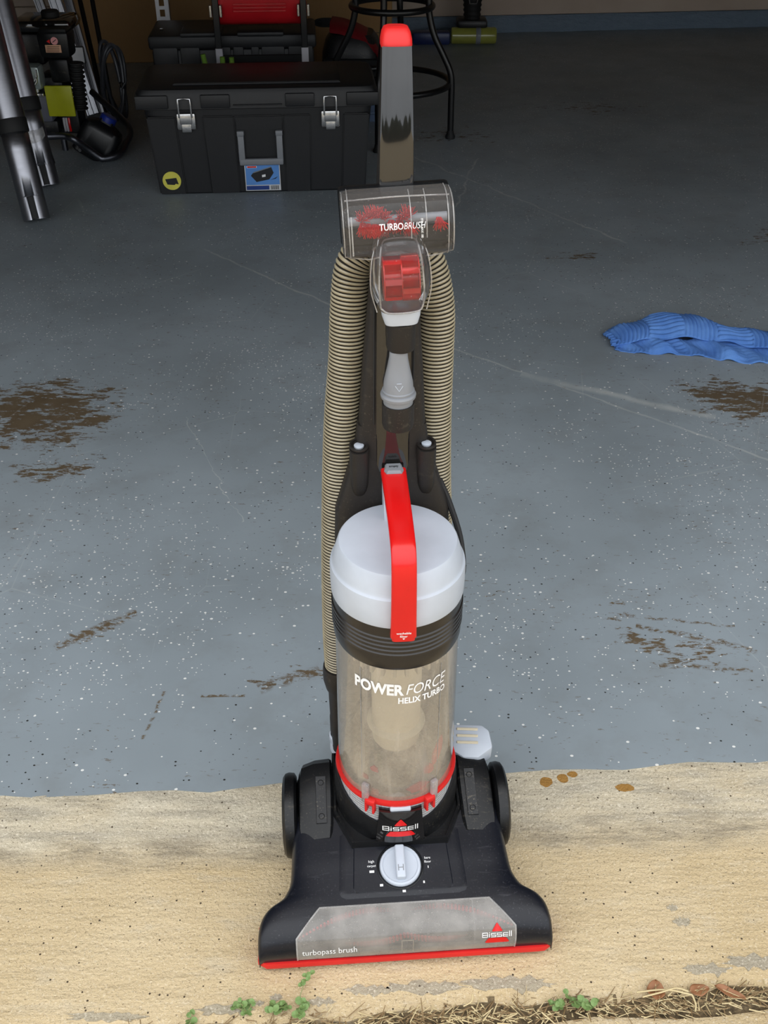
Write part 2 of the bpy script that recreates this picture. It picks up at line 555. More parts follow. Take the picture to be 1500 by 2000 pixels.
def _concrete(name, a, b, grey, edge=False):
    g = NG(name)
    col = g.mix(g.ramp(g.noise(5, 5, .6), .35, .68), a, b)
    st = g.noise(22, 5, .65, vec=g.mapping(scale=(.35, 2.2, 1), rot=(0, 0, .06)))
    if edge:
        st = g.math('ADD', g.math('MULTIPLY', st, 1.0), 0.08)
    col = g.mix(g.ramp(st, .52, .75, 0, .75), col, grey)
    sp = g.ramp(g.noise(330, 3, .6), .60, .68, 0, .75)
    col = g.mix(sp, col, c(112, 100, 82))
    d = g.math('LESS_THAN', g.voro(95), .13)
    rc = g.n('ShaderNodeSeparateColor'); g.set(rc.inputs[0], g.voro(95, out='Color'))
    col = g.mix(g.math('MULTIPLY', d, g.math('LESS_THAN', rc.outputs[0], .3)), col, c(82, 70, 56))
    light = g.ramp(g.noise(300, 3), .56, .66, 0, .45)
    col = g.mix(light, col, c(236, 226, 206))
    if edge:
        for (cx, cy, rx, ry) in ((.348, .962, .022, .010), (.235, .972, .016, .014), (.26, .978, .014, .012), (.275, .985, .012, .008)):
            b_ = g.ramp(g.math('ADD', blob(g, cx, cy, rx, ry), g.math('MULTIPLY', g.noise(90, 3), .6)), .78, .82)
            col = g.mix(b_, col, c(158, 118, 62))
    if edge:
        sxy = g.n('ShaderNodeSeparateXYZ'); g.set(sxy.inputs[0], g.obj)
        sl = (.885 - .835) / (.527 + .512)
        dl = g.math('SUBTRACT', g.math('SUBTRACT', sxy.outputs[1], g.math('MULTIPLY', sxy.outputs[0], sl)), .835 + .512 * sl)
        wob = g.math('ADD', dl, g.math('MULTIPLY', g.math('SUBTRACT', g.noise(9, 5), .5), .06))
        lipw = g.ramp(wob, -.02, .035)
        tan = g.mix(g.ramp(g.noise(5, 5, .6), .35, .68), c(196, 174, 135), c(208, 188, 152))
        tan = g.mix(g.ramp(g.noise(22, 5, .65, vec=g.mapping(scale=(.5, 1.6, 1))), .55, .75, 0, .5), tan, c(196, 186, 166))
        tan = g.mix(sp, tan, c(120, 104, 80)); tan = g.mix(light, tan, c(230, 216, 188))
        tan = g.mix(g.math('MULTIPLY', d, g.math('LESS_THAN', rc.outputs[0], .3)), tan, c(82, 70, 56))
        col = g.mix(lipw, tan, col)
        gr = g.math('MULTIPLY', g.ramp(g.math('ABSOLUTE', g.math('SUBTRACT', wob, .015)), .0, .035, 1, 0), g.ramp(g.noise(40, 5, .7, vec=g.mapping(scale=(.4, 1.6, 1))), .4, .62, 0, .75))
        col = g.mix(gr, col, c(134, 124, 106))
    h = g.math('ADD', g.noise(160, 4, .7), g.math('MULTIPLY', g.noise(30, 4, vec=g.mapping(scale=(.4, 2, 1))), 1.2 if edge else .5))
    return g.end(g.bsdf(col, .92, 0, g.bump(h, .9, .004), spec=.2))

APRONM = _concrete('tan_apron_concrete', c(196, 174, 135), c(208, 188, 152), c(192, 180, 158))
LIPM = _concrete('weathered_lip_concrete', c(200, 190, 168), c(196, 180, 150), c(164, 156, 140), True)
CHIPM = _concrete('chipped_grey_concrete', c(164, 154, 134), c(178, 166, 142), c(140, 132, 116))
def _soil():
    g = NG('joint_soil')
    v = g.noise(120, 6, .7)
    return g.end(g.bsdf(g.mix(g.ramp(v, .35, .65), c(74, 62, 44), c(146, 126, 94)), .95, 0, g.bump(v, 1, .006)))
SOILM = _soil()

def line_y(x, x0, y0, x1, y1):
    return y0 + (y1 - y0) * (x - x0) / (x1 - x0)
def edge_y(x): return line_y(x, -.547, .940, .568, 1.010)      # painted floor ends here
def lip_y(x): return line_y(x, -.512, .835, .527, .885)        # foot of the worn lip
def joint_y(x): return line_y(x, -.114, .6125, .462, .653)     # joint between apron and driveway
FZ = 0.012
rnd = random.Random(3)

# garage shell corners, turned a few degrees against the camera
BKa, BKb = (-3.2, line_y(-3.2, .625, 6.157, 2.18, 6.324)), (3.6, line_y(3.6, .625, 6.157, 2.18, 6.324))
FRa, FRb = (-2.9, edge_y(-2.9) + .12), (3.9, edge_y(3.9) + .12)

bm = BM()
xs = [-4.6 + 9.2 * i / 184 for i in range(185)]
near = [bm.verts.new((x, edge_y(x) + .004 * math.sin(x * 31) + rnd.uniform(-.003, .003), FZ)) for x in xs]
far = [bm.verts.new((x, line_y(x, .625, 6.157, 2.18, 6.324) + .3, FZ)) for x in xs]
low = [bm.verts.new((v.co.x, v.co.y + .02, FZ - .1)) for v in near]
for i in range(184):
    bm.faces.new((near[i], near[i + 1], far[i + 1], far[i]))
    bm.faces.new((near[i], low[i], low[i + 1], near[i + 1]))
tag(obj('floor', bm, FLOORM, smooth=0), kind='structure')

# apron: flat slab, then the worn lip rising to the painted floor
bm = BM()
NX, NY = 230, 34
grid = []
for i in range(NX + 1):
    x = -2.3 + 4.6 * i / NX if False else (-5 + 3.6 * i / 20 if i < 20 else (1.4 + 3.6 * (i - 210) / 20 if i > 210 else -1.4 + 2.8 * (i - 20) / 190))
    jy = joint_y(x) + .016 + .004 * math.sin(x * 17) + .003 * math.sin(x * 61 + 1) + rnd.uniform(-.0015, .0015)
    row = []
    for j in range(NY + 1):
        if j <= 14:
            y = jy + (lip_y(x) - jy) * j / 14; z = 0
        else:
            t = (j - 14) / (NY - 14)
            y = lip_y(x) + (edge_y(x) + .006 - lip_y(x)) * t
            z = (FZ - .0008) * (t * t * (3 - 2 * t)) + (.0008 * math.sin(x * 43 + y * 90) + rnd.uniform(-.0006, .0006)) * (1 if t < .97 else 0) * min(1, t * 4)
        if j == 0: z = -.004
        row.append(bm.verts.new((x, y, z)))
    grid.append(row)
for i in range(NX):
    for j in range(NY):
        f = bm.faces.new((grid[i][j], grid[i + 1][j], grid[i + 1][j + 1], grid[i][j + 1]))
        f.material_index = 1
    a, b = grid[i][0], grid[i + 1][0]
    q = [bm.verts.new((v.co.x, v.co.y, -.1)) for v in (a, b)]
    bm.faces.new((a, q[0], q[1], b))
tag(obj('apron_slab', bm, [APRONM, LIPM], smooth=50), 'tan concrete apron with a worn raised lip below the garage floor', kind='structure')

bm = BM()
prev = None
for i in range(241):
    x = -6 + 12 * i / 240
    y = joint_y(x) - .010 + .004 * math.sin(x * 23 + 2) + rnd.uniform(-.002, .002)
    cur = (bm.verts.new((x * 4, -19, 0)), bm.verts.new((x, y - .012, 0)), bm.verts.new((x, y, -.004)), bm.verts.new((x, y + .003, -.1)))
    if prev:
        for k in range(3):
            bm.faces.new((prev[k], cur[k], cur[k + 1], prev[k + 1]))
    prev = cur
tag(obj('driveway_slab', bm, APRONM, smooth=50), kind='structure')

bm = BM()
prev = None
for i in range(281):
    x = -3 + 6 * i / 280
    row = [bm.verts.new((x, joint_y(x) - .022 + .05 * k / 6, -.008 + .004 * math.sin(k * 1.1 + x * 9) + rnd.uniform(-.004, .004))) for k in range(7)]
    if prev:
        for k in range(6):
            bm.faces.new((prev[k], row[k], row[k + 1], prev[k + 1]))
    prev = row
tag(obj('joint_soil', bm, SOILM, smooth=60), kind='structure')

# chipped patches along the slab edges
def chip(x, y, r, sy):
    b = BM()
    n = 34
    P = [(x + r * math.cos(2 * math.pi * k / n) * rnd.uniform(.7, 1.1), y + sy * math.sin(2 * math.pi * k / n) * rnd.uniform(.35, 1.15)) for k in range(n)]
    prism(b, P, -.002, .0006)
    return b
bm = BM()
for (x, y, r, s) in ((.05, .668, .05, .010), (.15, .672, .06, .012), (-.02, .664, .03, .008), (-.19, .640, .035, .008), (-.075, .650, .018, .006), (.40, .690, .03, .010), (.46, .70, .04, .012),
                     (-.33, .632, .05, .007), (-.13, .655, .008, .005), (-.155, .648, .012, .004), (.375, .775, .008, .006), (.383, .755, .012, .008)):
    b = chip(x, y, r, s)
    me = bpy.data.meshes.new('t'); b.to_mesh(me); b.free(); bm.from_mesh(me); bpy.data.meshes.remove(me)
tag(obj('chipped_concrete', bm, CHIPM, smooth=0), kind='structure')

# ---- walls, ceiling, door header
def _paint(name, a, b, sc=4):
    g = NG(name)
    col = g.mix(g.ramp(g.noise(sc, 4), .3, .7), a, b)
    return g.end(g.bsdf(col, .8, 0, g.bump(g.noise(90, 4), .25, .002)))
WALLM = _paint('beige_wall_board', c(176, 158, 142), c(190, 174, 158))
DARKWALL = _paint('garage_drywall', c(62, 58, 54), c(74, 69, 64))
def _curb():
    g = NG('blue_painted_curb')
    v = g.noise(26, 5, .65, vec=g.mapping(scale=(.5, 1, 1.6)))
    return g.end(g.bsdf(g.mix(v, c(92, 108, 124), c(120, 136, 152)), .6, 0, g.bump(v, 1, .012)))
CURBM = _curb()

def wallslab(name, a, b, z0, z1, t, mat, kind='structure', parent=None):
    d = Vector((b[0] - a[0], b[1] - a[1], 0)); L = d.length; ang = math.atan2(d.y, d.x)
    bm = BM()
    M = Matrix.Translation((a[0], a[1], 0)) @ Matrix.Rotation(ang, 4, 'Z')
    box(bm, 0, L, 0, t, z0, z1, M=M)
    o = obj(name, bm, mat, parent, smooth=0)
    if kind and not parent: o['kind'] = kind
    return o
wb = wallslab('wall_back', (BKa[0], BKa[1] + .035), (BKb[0], BKb[1] + .035), 0, 2.6, .12, WALLM)
ang_b = math.atan2(BKb[1] - BKa[1], BKb[0] - BKa[0])
Mb = Matrix.Translation((BKa[0], BKa[1], 0)) @ Matrix.Rotation(ang_b, 4, 'Z')
Lb = math.hypot(BKb[0] - BKa[0], BKb[1] - BKa[1])
for k in range(6):
    bm = BM()
    z0 = .098 + k * .09
    box(bm, 0, Lb, .012 + .002 * (k % 2), .036, z0, z0 + .086, .003, 1, M=Mb)
    obj('plank', bm, WALLM, wb)
# rough painted curb below the planks
bm = BM()
n = 300
rows = []
for i in range(n + 1):
    x = Lb * i / n
    rows.append([Mb @ Vector((x, yy + rnd.uniform(-.004, .004) + .004 * math.sin(x * 13), zz)) for yy, zz in ((-.002, FZ), (.0, .045), (.003, .083), (.012, .096), (.04, .096))])
loft(bm, rows, closed=False, cap=False)
tag(obj('baseboard_back', bm, CURBM, smooth=40), kind='structure')
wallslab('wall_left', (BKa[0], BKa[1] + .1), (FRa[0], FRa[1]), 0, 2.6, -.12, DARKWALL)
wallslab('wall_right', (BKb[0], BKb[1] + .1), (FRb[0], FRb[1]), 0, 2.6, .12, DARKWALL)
wallslab('wall_front', (FRa[0] - .1, FRa[1]), (FRb[0] + .1, FRb[1]), 1.54, 2.75, .15, WALLM)  # out of view; lower edge set low to hold back daylight and darken the interior
bm = BM()
P = [(FRa[0] - .2, FRa[1]), (FRb[0] + .2, FRb[1]), (BKb[0] + .2, BKb[1] + .2), (BKa[0] - .2, BKa[1] + .2)]
prism(bm, P, 2.6, 2.72)
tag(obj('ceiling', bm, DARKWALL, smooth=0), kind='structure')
for nm, P0, P1 in (('wall_front_left', (-6.5, edge_y(-6.5) + .12), FRa), ('wall_front_right', FRb, (7, edge_y(7) + .12))):
    wallslab(nm, P0, P1, 0, 2.75, .15, WALLM)

# ------------------------------------------------------------------ upright vacuum cleaner
VX, VY = .015, .885
vac = thing('upright_vacuum', 'upright bagless vacuum cleaner with red carry handle and clear dusty bin', 'vacuum cleaner', (VX, VY, 0.001), R(4))

# -- floor head: profile (y, z, half width) from the front lip to the tail
FP = [(-.1850, .0180, .1795), (-.1868, .0330, .1805), (-.1840, .0480, .1810), (-.1770, .0590, .1812), (-.1660, .0660, .1810), (-.1520, .0700, .1785),
      (-.1400, .0725, .1705), (-.1300, .0745, .1550), (-.1200, .0765, .1475), (-.1080, .0790, .1425), (-.0900, .0830, .1405), (-.0600, .0890, .1392),
      (-.0300, .0960, .1380), (-.0050, .1030, .1365), (.0150, .1090, .1340), (.0320, .1090, .1330), (.0460, .0980, .1310), (.0560, .0700, .1270), (.0600, .0300, .1240)]
FS = spline([Vector(p) for p in FP], 5)
FL = [0.0]
for a, b in zip(FS, FS[1:]):
    FL.append(FL[-1] + math.hypot(b[0] - a[0], b[1] - a[1]))
def foot_s(s):
    s = max(0, min(FL[-1] - 1e-6, s))
    for i in range(len(FL) - 1):
        if FL[i + 1] >= s:
            k = (s - FL[i]) / (FL[i + 1] - FL[i])
            p = FS[i].lerp(FS[i + 1], k)
            t = (FS[i + 1] - FS[i])
            n = Vector((-t[1], t[0])); n.normalize()          # (ny, nz) pointing outward/up
            return p, n
def foot_pt(x, s, off=0.0):
    p, n = foot_s(s)
    return Vector((x, p[0] + n[0] * off, p[1] + n[1] * off))
def foot_at_y(y):
    best = min(range(8, len(FS)), key=lambda i: abs(FS[i][0] - y) + (10 if FS[i][1] < .05 else 0))
    return FL[best]
S_LIP = 0.004
S_TOP = foot_at_y(-.150)
WX = .1335
def in_window(x, s, inset=0.0):
    if s < S_LIP + inset or s > S_TOP - inset: return False
    lim = WX - inset
    d = S_TOP - s
    ch = .034
    if d < ch:
        lim = WX - inset - (ch - d) * 0.85
    return abs(x) < lim
ZB = .010
bm = BM()
NE = 8.0
svals = [-.999, -.995, -.985, -.97, -.95] + [(-0.93 + 1.86 * i / 108) for i in range(109)] + [.95, .97, .985, .995, .999]
fs_dense = [i * FL[-1] / 150 for i in range(151)]
rows = []
for s in fs_dense:
    p, n = foot_s(s)
    w = p[2]
    row = [bm.verts.new((-w, p[0], ZB))]
    for q in svals:
        zz = ZB + (p[1] - ZB) * max(0, 1 - abs(q) ** NE) ** (1 / NE)
        row.append(bm.verts.new((w * q, p[0], zz)))
    row.append(bm.verts.new((w, p[0], ZB)))
    rows.append(row)
for j in range(len(rows) - 1):
    sm = (fs_dense[j] + fs_dense[j + 1]) / 2
    for i in range(len(rows[0]) - 1):
        A = rows[j][i], rows[j][i + 1], rows[j + 1][i + 1], rows[j + 1][i]
        xm = sum(v.co.x for v in A) / 4
        if in_window(xm, sm, .0012):
            continue
        bm.faces.new(A)
bm.faces.new([rows[-1][i] for i in range(len(rows[-1]))])
foot = obj('floor_head', bm, FOOTM, vac, 40)
# underside and brush chamber
bm = BM()
box(bm, -.145, .145, -.1825, -.128, .009, .012)
box(bm, -.145, .145, -.134, -.128, .01, .066)
box(bm, -.147, -.143, -.174, -.128, .01, .050)
box(bm, .143, .147, -.174, -.128, .01, .050)
box(bm, -.120, .120, -.128, .055, .009, .013)
obj('brush_chamber', bm, BRNBLK, vac)
bm = BM()
Mx = Matrix.Translation((0, -.157, .036)) @ Matrix.Rotation(R(90), 4, 'Y')
lathe(bm, [(0, -.138), (.016, -.138), (.016, .138), (0, .138)], 24, Mx)
roll = obj('brush_roll', bm, BRNBLK, vac)
for k in range(2):
    bm = BM()
    for i in range(60):
        x = -.13 + .26 * i / 59
        a = 1.2 + abs(x) * 22 + k * math.pi
        M_ = Matrix.Translation((x, -.157, .036)) @ Matrix.Rotation(a, 4, 'X')
        lathe(bm, [(.0022, .015), (.0016, .0225), (0, .0225)], 5, M_)
    obj('bristle_row', bm, REDM, roll)['kind'] = 'stuff'
# the dusty front window, its rim and the dividing ribs
bm = BM()
def wmap(off):
    return lambda x, s: foot_pt(x, s, off)
def win_patch(bm, off):
    NU, NV = 60, 34
    vr = []
    for j in range(NV + 1):
        s = S_LIP + (S_TOP - S_LIP) * j / NV
        d = S_TOP - s
        lim = WX - max(0, (.034 - d)) * .85
        vr.append([bm.verts.new(foot_pt(-lim + 2 * lim * i / NU, s, off)) for i in range(NU + 1)])
    for j in range(NV):
        for i in range(NU):
            bm.faces.new((vr[j][i], vr[j][i + 1], vr[j + 1][i + 1], vr[j + 1][i]))
    return vr
vr = win_patch(bm, .0010)
win = obj('front_window', bm, WINM, vac, 40)
def foot_line(bm, pts, r, off=.001, n=10, mi=0):
    path = []
    for (x0, s0), (x1, s1) in zip(pts, pts[1:]):
        for k in range(n):
            path.append(foot_pt(x0 + (x1 - x0) * k / n, s0 + (s1 - s0) * k / n, off))
    path.append(foot_pt(*pts[-1], off))
    tube(bm, path, r, 6, mi)
bm = BM()
xc = WX - .034 * .85
foot_line(bm, [(-WX, S_LIP), (-WX, S_TOP - .034), (-xc, S_TOP), (xc, S_TOP), (WX, S_TOP - .034), (WX, S_LIP)], .0011, .0008)
obj('window_rim', bm, CLEARRIM, win)
for x in (.083, .110):
    bm = BM()
    foot_line(bm, [(x, S_LIP), (x, S_TOP - (.012 if x > .1 else 0.001))], .0009, .0002)
    obj('window_rib', bm, CLEARRIM, win)
bm = BM()
foot_line(bm, [(-.006, S_LIP), (-.006, .028), (.008, .028), (.008, S_LIP)], .0008, -.0006)
obj('window_clip', bm, BEIGE, win)
# red bumper strip
bm = BM()
prof = []
for q in range(41):
    x = -.1800 + .3600 * q / 40
    yy = -.1868 + (0.006 * (max(0, abs(x) - .168) / .012) ** 2)
    prof.append((x, yy))
outer = prof
rowsr = []
for (x, y) in outer:
    rowsr.append([(x * 1.006, y - .0012, .0085), (x * 1.008, y - .0024, .013), (x * 1.006, y - .0012, .0185), (x, y + .006, .0185), (x, y + .006, .0085)])
loft(bm, rowsr)
for sgn in (-1, 1):
    box(bm, min(sgn * .1785, sgn * .1825), max(sgn * .1785, sgn * .1825), -.1825, -.135, .0085, .0165, .001, 1)
obj('bumper_strip', bm, REDM, vac)

# raised control panel with knob
S_P0, S_P1 = foot_at_y(-.142), foot_at_y(-.072)
bm = BM()
def panel_patch(bm, x0a, x0b, s0, s1, off, rad):
    NU, NV = 30, 20
    vr = []
    for j in range(NV + 1):
        t = j / NV
        s = s0 + (s1 - s0) * t
        lim = x0a + (x0b - x0a) * t
        d = s - s0
        if d < rad:
            lim = lim - (rad - math.sqrt(max(0, rad * rad - (rad - d) ** 2)))
        vr.append([bm.verts.new(foot_pt(-lim + 2 * lim * i / NU, s, off if 0 < i < NU and j > 0 else -.0008)) for i in range(NU + 1)])
    for j in range(NV):
        for i in range(NU):
            bm.faces.new((vr[j][i], vr[j][i + 1], vr[j + 1][i + 1], vr[j + 1][i]))
panel_patch(bm, .082, .078, S_P0, foot_at_y(-.06), .0016, .012)
pan = obj('control_panel', bm, FOOTM, vac, 30)
bm = BM()
panel_patch(bm, .066, .062, S_P0 + .005, foot_at_y(-.070), .0026, .010)
obj('control_inset', bm, FOOTM, pan, 30)

KS = foot_at_y(-.1035)
pk, nk = foot_s(KS)
nk3 = Vector((0, nk[0], nk[1])).normalized()
Mk = Matrix.Translation((-.002, pk[0], pk[1])) @ Vector((0, 0, 1)).rotation_difference(nk3).to_matrix().to_4x4()
bm = BM()
lathe(bm, [(.0295, .001), (.0295, .0036), (.0285, .0042), (.027, .003), (.027, .001)], 48, Mk)
obj('dial_ring', bm, BLK, vac)
bm = BM()
lathe(bm, [(.026, .001), (.026, .0055), (.025, .007), (.0225, .0073), (.0215, .0062), (.013, .0058), (0, .0058)], 48, Mk)
knob = obj('height_knob', bm, SILV, vac)
bm = BM()
box(bm, -.006, .006, -.019, .0235, .004, .0165, .0025, 3, Mk)
obj('knob_grip', bm, SILV, knob)
bm = BM()
for x0 in (-.0035, .0025): box(bm, x0, x0 + .001, -.011, -.003, .0165, .0168, M=Mk)
box(bm, -.0025, .0025, -.0075, -.0065, .0165, .0168, M=Mk)
obj('knob_mark', bm, GREYP, knob)
# print around the knob
bm = BM()
fm = lambda x, s: foot_pt(x, s, .0032)
def foot_text(bm, s, cap, x, ss, align='CENTER', off=.0032, **kw):
    d = text2d(s, cap, align=align, **kw)
    put2d(bm, d, lambda a, b: foot_pt(x + a, ss + b, off))
for (wd, cp, x, ds) in (('high', .0032, -.038, .0065), ('carpet', .0030, -.038, .0010), ('bare', .0030, .033, .0075), ('floor', .0030, .033, .0025)):
    bm = BM()
    foot_text(bm, wd, cp, x, KS + ds)
    obj('panel_lettering', bm, PRINT, pan, 0)
for k, (x, ds, w) in enumerate(((-.038, -.005, 3), (-.027, -.023, 2), (.0005, -.032, 2), (.026, -.022, 1), (.033, -.003, .4))):
    h = .0010
    bm = BM()
    put2d(bm, ([(-h * w, -.0015), (h * w, -.0015), (h * w, .0015), (-h * w, .0015)], [(0, 1, 2, 3)]), lambda a, b: foot_pt(x + a, KS + ds + b, .0032))
    obj('setting_mark', bm, PRINT, pan, 0)
# window print
bm = BM()
d = fitw('turbopass brush', .0665, .0092)
put2d(bm, d, lambda a, b: foot_pt(-.1275 + a, .0155 + b + a * .02, .0016))
obj('window_lettering', bm, PRINT, win, 0)
def logo(fmap, w, parent):
    """triangle, wordmark and base bar; w is the wordmark width"""
    bm = BM()
    def rounded(pts, n=5, r=.18):
        out = []
        m = len(pts)
        for i in range(m):
            p0, p1, p2 = Vector(pts[i - 1]), Vector(pts[i]), Vector(pts[(i + 1) % m])
            a = p1 + (p0 - p1) * r; b = p1 + (p2 - p1) * r
            for k in range(n + 1):
                t = k / n
                out.append(tuple((1 - t) ** 2 * a + 2 * t * (1 - t) * p1 + t * t * b))
        return out
    def columns(poly, n=14):
        # slice the convex outline so that it can follow a curved surface
        xs_ = [p[0] for p in poly]
        x0, x1 = min(xs_) + 1e-7, max(xs_) - 1e-7
        cols = []
        for i in range(n + 1):
            x = x0 + (x1 - x0) * i / n
            ys = []
            for p, q in zip(poly, poly[1:] + poly[:1]):
                if (p[0] - x) * (q[0] - x) <= 0 and abs(p[0] - q[0]) > 1e-12:
                    ys.append(p[1] + (q[1] - p[1]) * (x - p[0]) / (q[0] - p[0]))
            cols.append((x, min(ys), max(ys)))
        for a, b in zip(cols, cols[1:]):
            put2d(bm, ([(a[0], a[1]), (b[0], b[1]), (b[0], b[2]), (a[0], a[2])], [(0, 1, 2, 3)]), fmap)
    columns(rounded([(-.19 * w, .105 * w), (.19 * w, .105 * w), (0, .37 * w)], r=.14))
    columns(rounded([(-.42 * w, -.30 * w), (.42 * w, -.30 * w), (.30 * w, -.11 * w), (-.30 * w, -.11 * w)], r=.12))
    obj('logo_mark', bm, RED, parent, 0)
    bm = BM()
    # wide single-stroke letters drawn as bars: B i s s E l l
    t = .023 * w
    def bar(x0, y0, x1, y1):
        put2d(bm, ([(x0, y0), (x1, y0), (x1, y1), (x0, y1)], [(0, 1, 2, 3)]), lambda a, b: fmap(a, b))
    H_ = .165 * w; y0 = -.082 * w
    def letter(kind, x, wd):
        X0, X1 = x, x + wd
        mid = y0 + H_ * .5
        if kind == 'B':
            bar(X0, y0, X0 + t, y0 + H_)
            for yy in (y0, mid - t / 2, y0 + H_ - t): bar(X0, yy, X1 - t * .4, yy + t)
            bar(X1 - t, y0 + t * .4, X1, mid); bar(X1 - t, mid + t * .1, X1 - t * .15, y0 + H_ - t * .4)
        if kind == 'i':
            bar(X0, y0, X0 + t * 1.1, y0 + H_ * .72); bar(X0, y0 + H_ * .86, X0 + t * 1.1, y0 + H_)
        if kind == 's':
            h = H_ * .86; m_ = y0 + h * .5
            for yy in (y0, m_ - t / 2, y0 + h - t): bar(X0 + t * .2, yy, X1 - t * .2, yy + t)
            bar(X0, m_, X0 + t, y0 + h - t * .3); bar(X1 - t, y0 + t * .3, X1, m_)
        if kind == 'E':
            h = H_ * .86; m_ = y0 + h * .5
            bar(X0, y0 + t * .3, X0 + t, y0 + h - t * .3)
            for yy in (y0, m_ - t / 2, y0 + h - t): bar(X0 + t * .2, yy, X1, yy + t)
        if kind == 'l':
            bar(X0, y0, X0 + t * 1.1, y0 + H_ * 1.12)
    x = -.5 * w
    for kind, wd, gap in (('B', .19, .035), ('i', .03, .035), ('s', .17, .03), ('s', .17, .03), ('E', .17, .035), ('l', .03, .03), ('l', .03, 0)):
        letter(kind, x, wd * w)
        x += (wd + gap) * w
    obj('logo_lettering', bm, PRINT, parent, 0)
logo(lambda a, b: foot_pt(.1105 + a, .030 + b * 1.1, .0018), .037, win)

# rear strips with screw holes, wheels, pedal
FEND = [(-.062, .0895), (-.045, .0975), (-.01, .1115), (.012, .120), (.034, .1215), (.048, .112), (.058, .08)]
def fend_pt(x, y, off):
    return Vector((x, y - off * .3, lerp_tab(FEND, y) - .0012 + off))
for sx in (-1, 1):
    bm = BM()
    pts = []
    s0, s1 = foot_at_y(-.045), foot_at_y(.012)
    for k in range(9):
        s = s0 + (s1 - s0) * k / 8
        pts.append([tuple(fend_pt(sx * .0985 + d, -.045 + .057 * k / 8, o)) for d, o in ((-.0075, -.002), (-.0065, .0022), (.0065, .0022), (.0075, -.002))])
    loft(bm, pts, closed=False, cap=False)
    st = obj('side_strip', bm, BLKDUST, vac)
    for yy in (-.037, .004):
        bm = BM()
        M_ = Matrix.Translation(fend_pt(sx * .0985, yy, .0024)) @ Matrix.Rotation(R(20), 4, 'X')
        lathe(bm, [(.0040, 0), (.0034, .0006), (.0030, -.0004), (0, -.0004)], 14, M_)
        obj('screw_hole', bm, RUBBER, st)
    bm = BM()
    Mw = Matrix.Translation((sx * .1435, .002, .0565)) @ Matrix.Rotation(R(90) * sx, 4, 'Y')
    lathe(bm, [(0, -.012), (.05, -.012), (.055, -.009), (.056, -.002), (.0545, .003), (.050, .006), (.046, .0045), (.044, .007), (.02, .0085), (0, .0085)], 48, Mw)
    obj('wheel', bm, BLK, vac)
# fender blocks rising beside the bin
for sx in (-1, 1):
    bm = BM()
    rowsf = []
    for (y, zt, xi, xo) in ((-.062, .0895, .086, .128), (-.045, .0975, .084, .131), (-.01, .1115, .083, .131), (.012, .120, .083, .130), (.034, .1215, .083, .128), (.048, .112, .084, .126), (.058, .08, .085, .124)):
        rowsf.append([(sx * xi, y, .06), (sx * xi, y, zt - .003), (sx * (xi + .003), y, zt), (sx * (xo - .02), y, zt - .002), (sx * (xo - .004), y, zt - .010), (sx * xo, y, zt - .022), (sx * xo, y, .06)])
    loft(bm, rowsf)
    obj('fender', bm, BLK, vac)
bm = BM()
Mp = Matrix.Translation((.107, .055, .118)) @ Matrix.Rotation(R(-6), 4, 'Z') @ Matrix.Rotation(R(14), 4, 'X')
prism(bm, [(-.026, -.016), (-.010, -.026), (.010, -.026), (.030, -.010), (.026, .016), (.016, .024), (-.026, .024)], -.016, .012, Mp, bev=.004)
ped = obj('release_pedal', bm, SILV, vac)
bm = BM()
for k in range(3):
    box(bm, -.019, .010, -.006 + k * .010, -.002 + k * .010, .012, .0135, .0008, 1, Mp)
obj('pedal_tread', bm, BEIGE, ped)

# -- motor housing: tray, tapered collar, textured filter band
bm = BM()
def octo(hx, yf, hfx, yc, yb):
    return [(-hfx, yf), (hfx, yf), (hx, yc), (hx, yb), (-hx, yb), (-hx, yc)]
rowsT = []
for (z, g_) in ((.070, 1.0), (.094, 1.0), (.0985, .992), (.0985, .955), (.0925, .94)):
    rowsT.append([(x * g_, (y if y > 0 else y * g_), z + (y + .08) * .12) for x, y in octo(.083, -.0790, .061, -.034, .055)])
loft(bm, rowsT)
obj('motor_tray', bm, BLK, vac, 20)
bm = BM()
def collar_top(a):      # the rim dips at the front
    fr = max(0.0, -math.sin(a))
    return .163 - .037 * fr ** 1.15
rowsC = []
N = 64
for k in range(7):
    t = k / 6
    row = []
    for i in range(N):
        a = 2 * math.pi * i / N
        r = .0795 - .0030 * t + .002 * math.sin(t * math.pi)
        if k == 6: r -= .003
        zt = collar_top(a)
        row.append((r * math.cos(a), r * math.sin(a), .092 + (zt - .092) * min(1, t * 1.2 if k < 6 else 1)))
    rowsC.append(row)
loft(bm, rowsC, cap=False)
obj('motor_collar', bm, BLK, vac, 40)
def _tex():
    g = NG('silver_diamond_texture')
    w1 = g.n('ShaderNodeTexChecker'); w1.inputs['Scale'].default_value = 260
    g.set(w1.inputs[0], g.mapping(rot=(0, R(45), 0)))
    v = g.voro(240, rand=.1)
    return g.end(g.bsdf(c(188, 190, 194), .3, .3, g.bump(v, .9, .002)))
bm = BM()
lathe(bm, [(.0755, .120), (.0748, .165), (.070, .166)], 64)
obj('filter_band', bm, _tex(), vac)
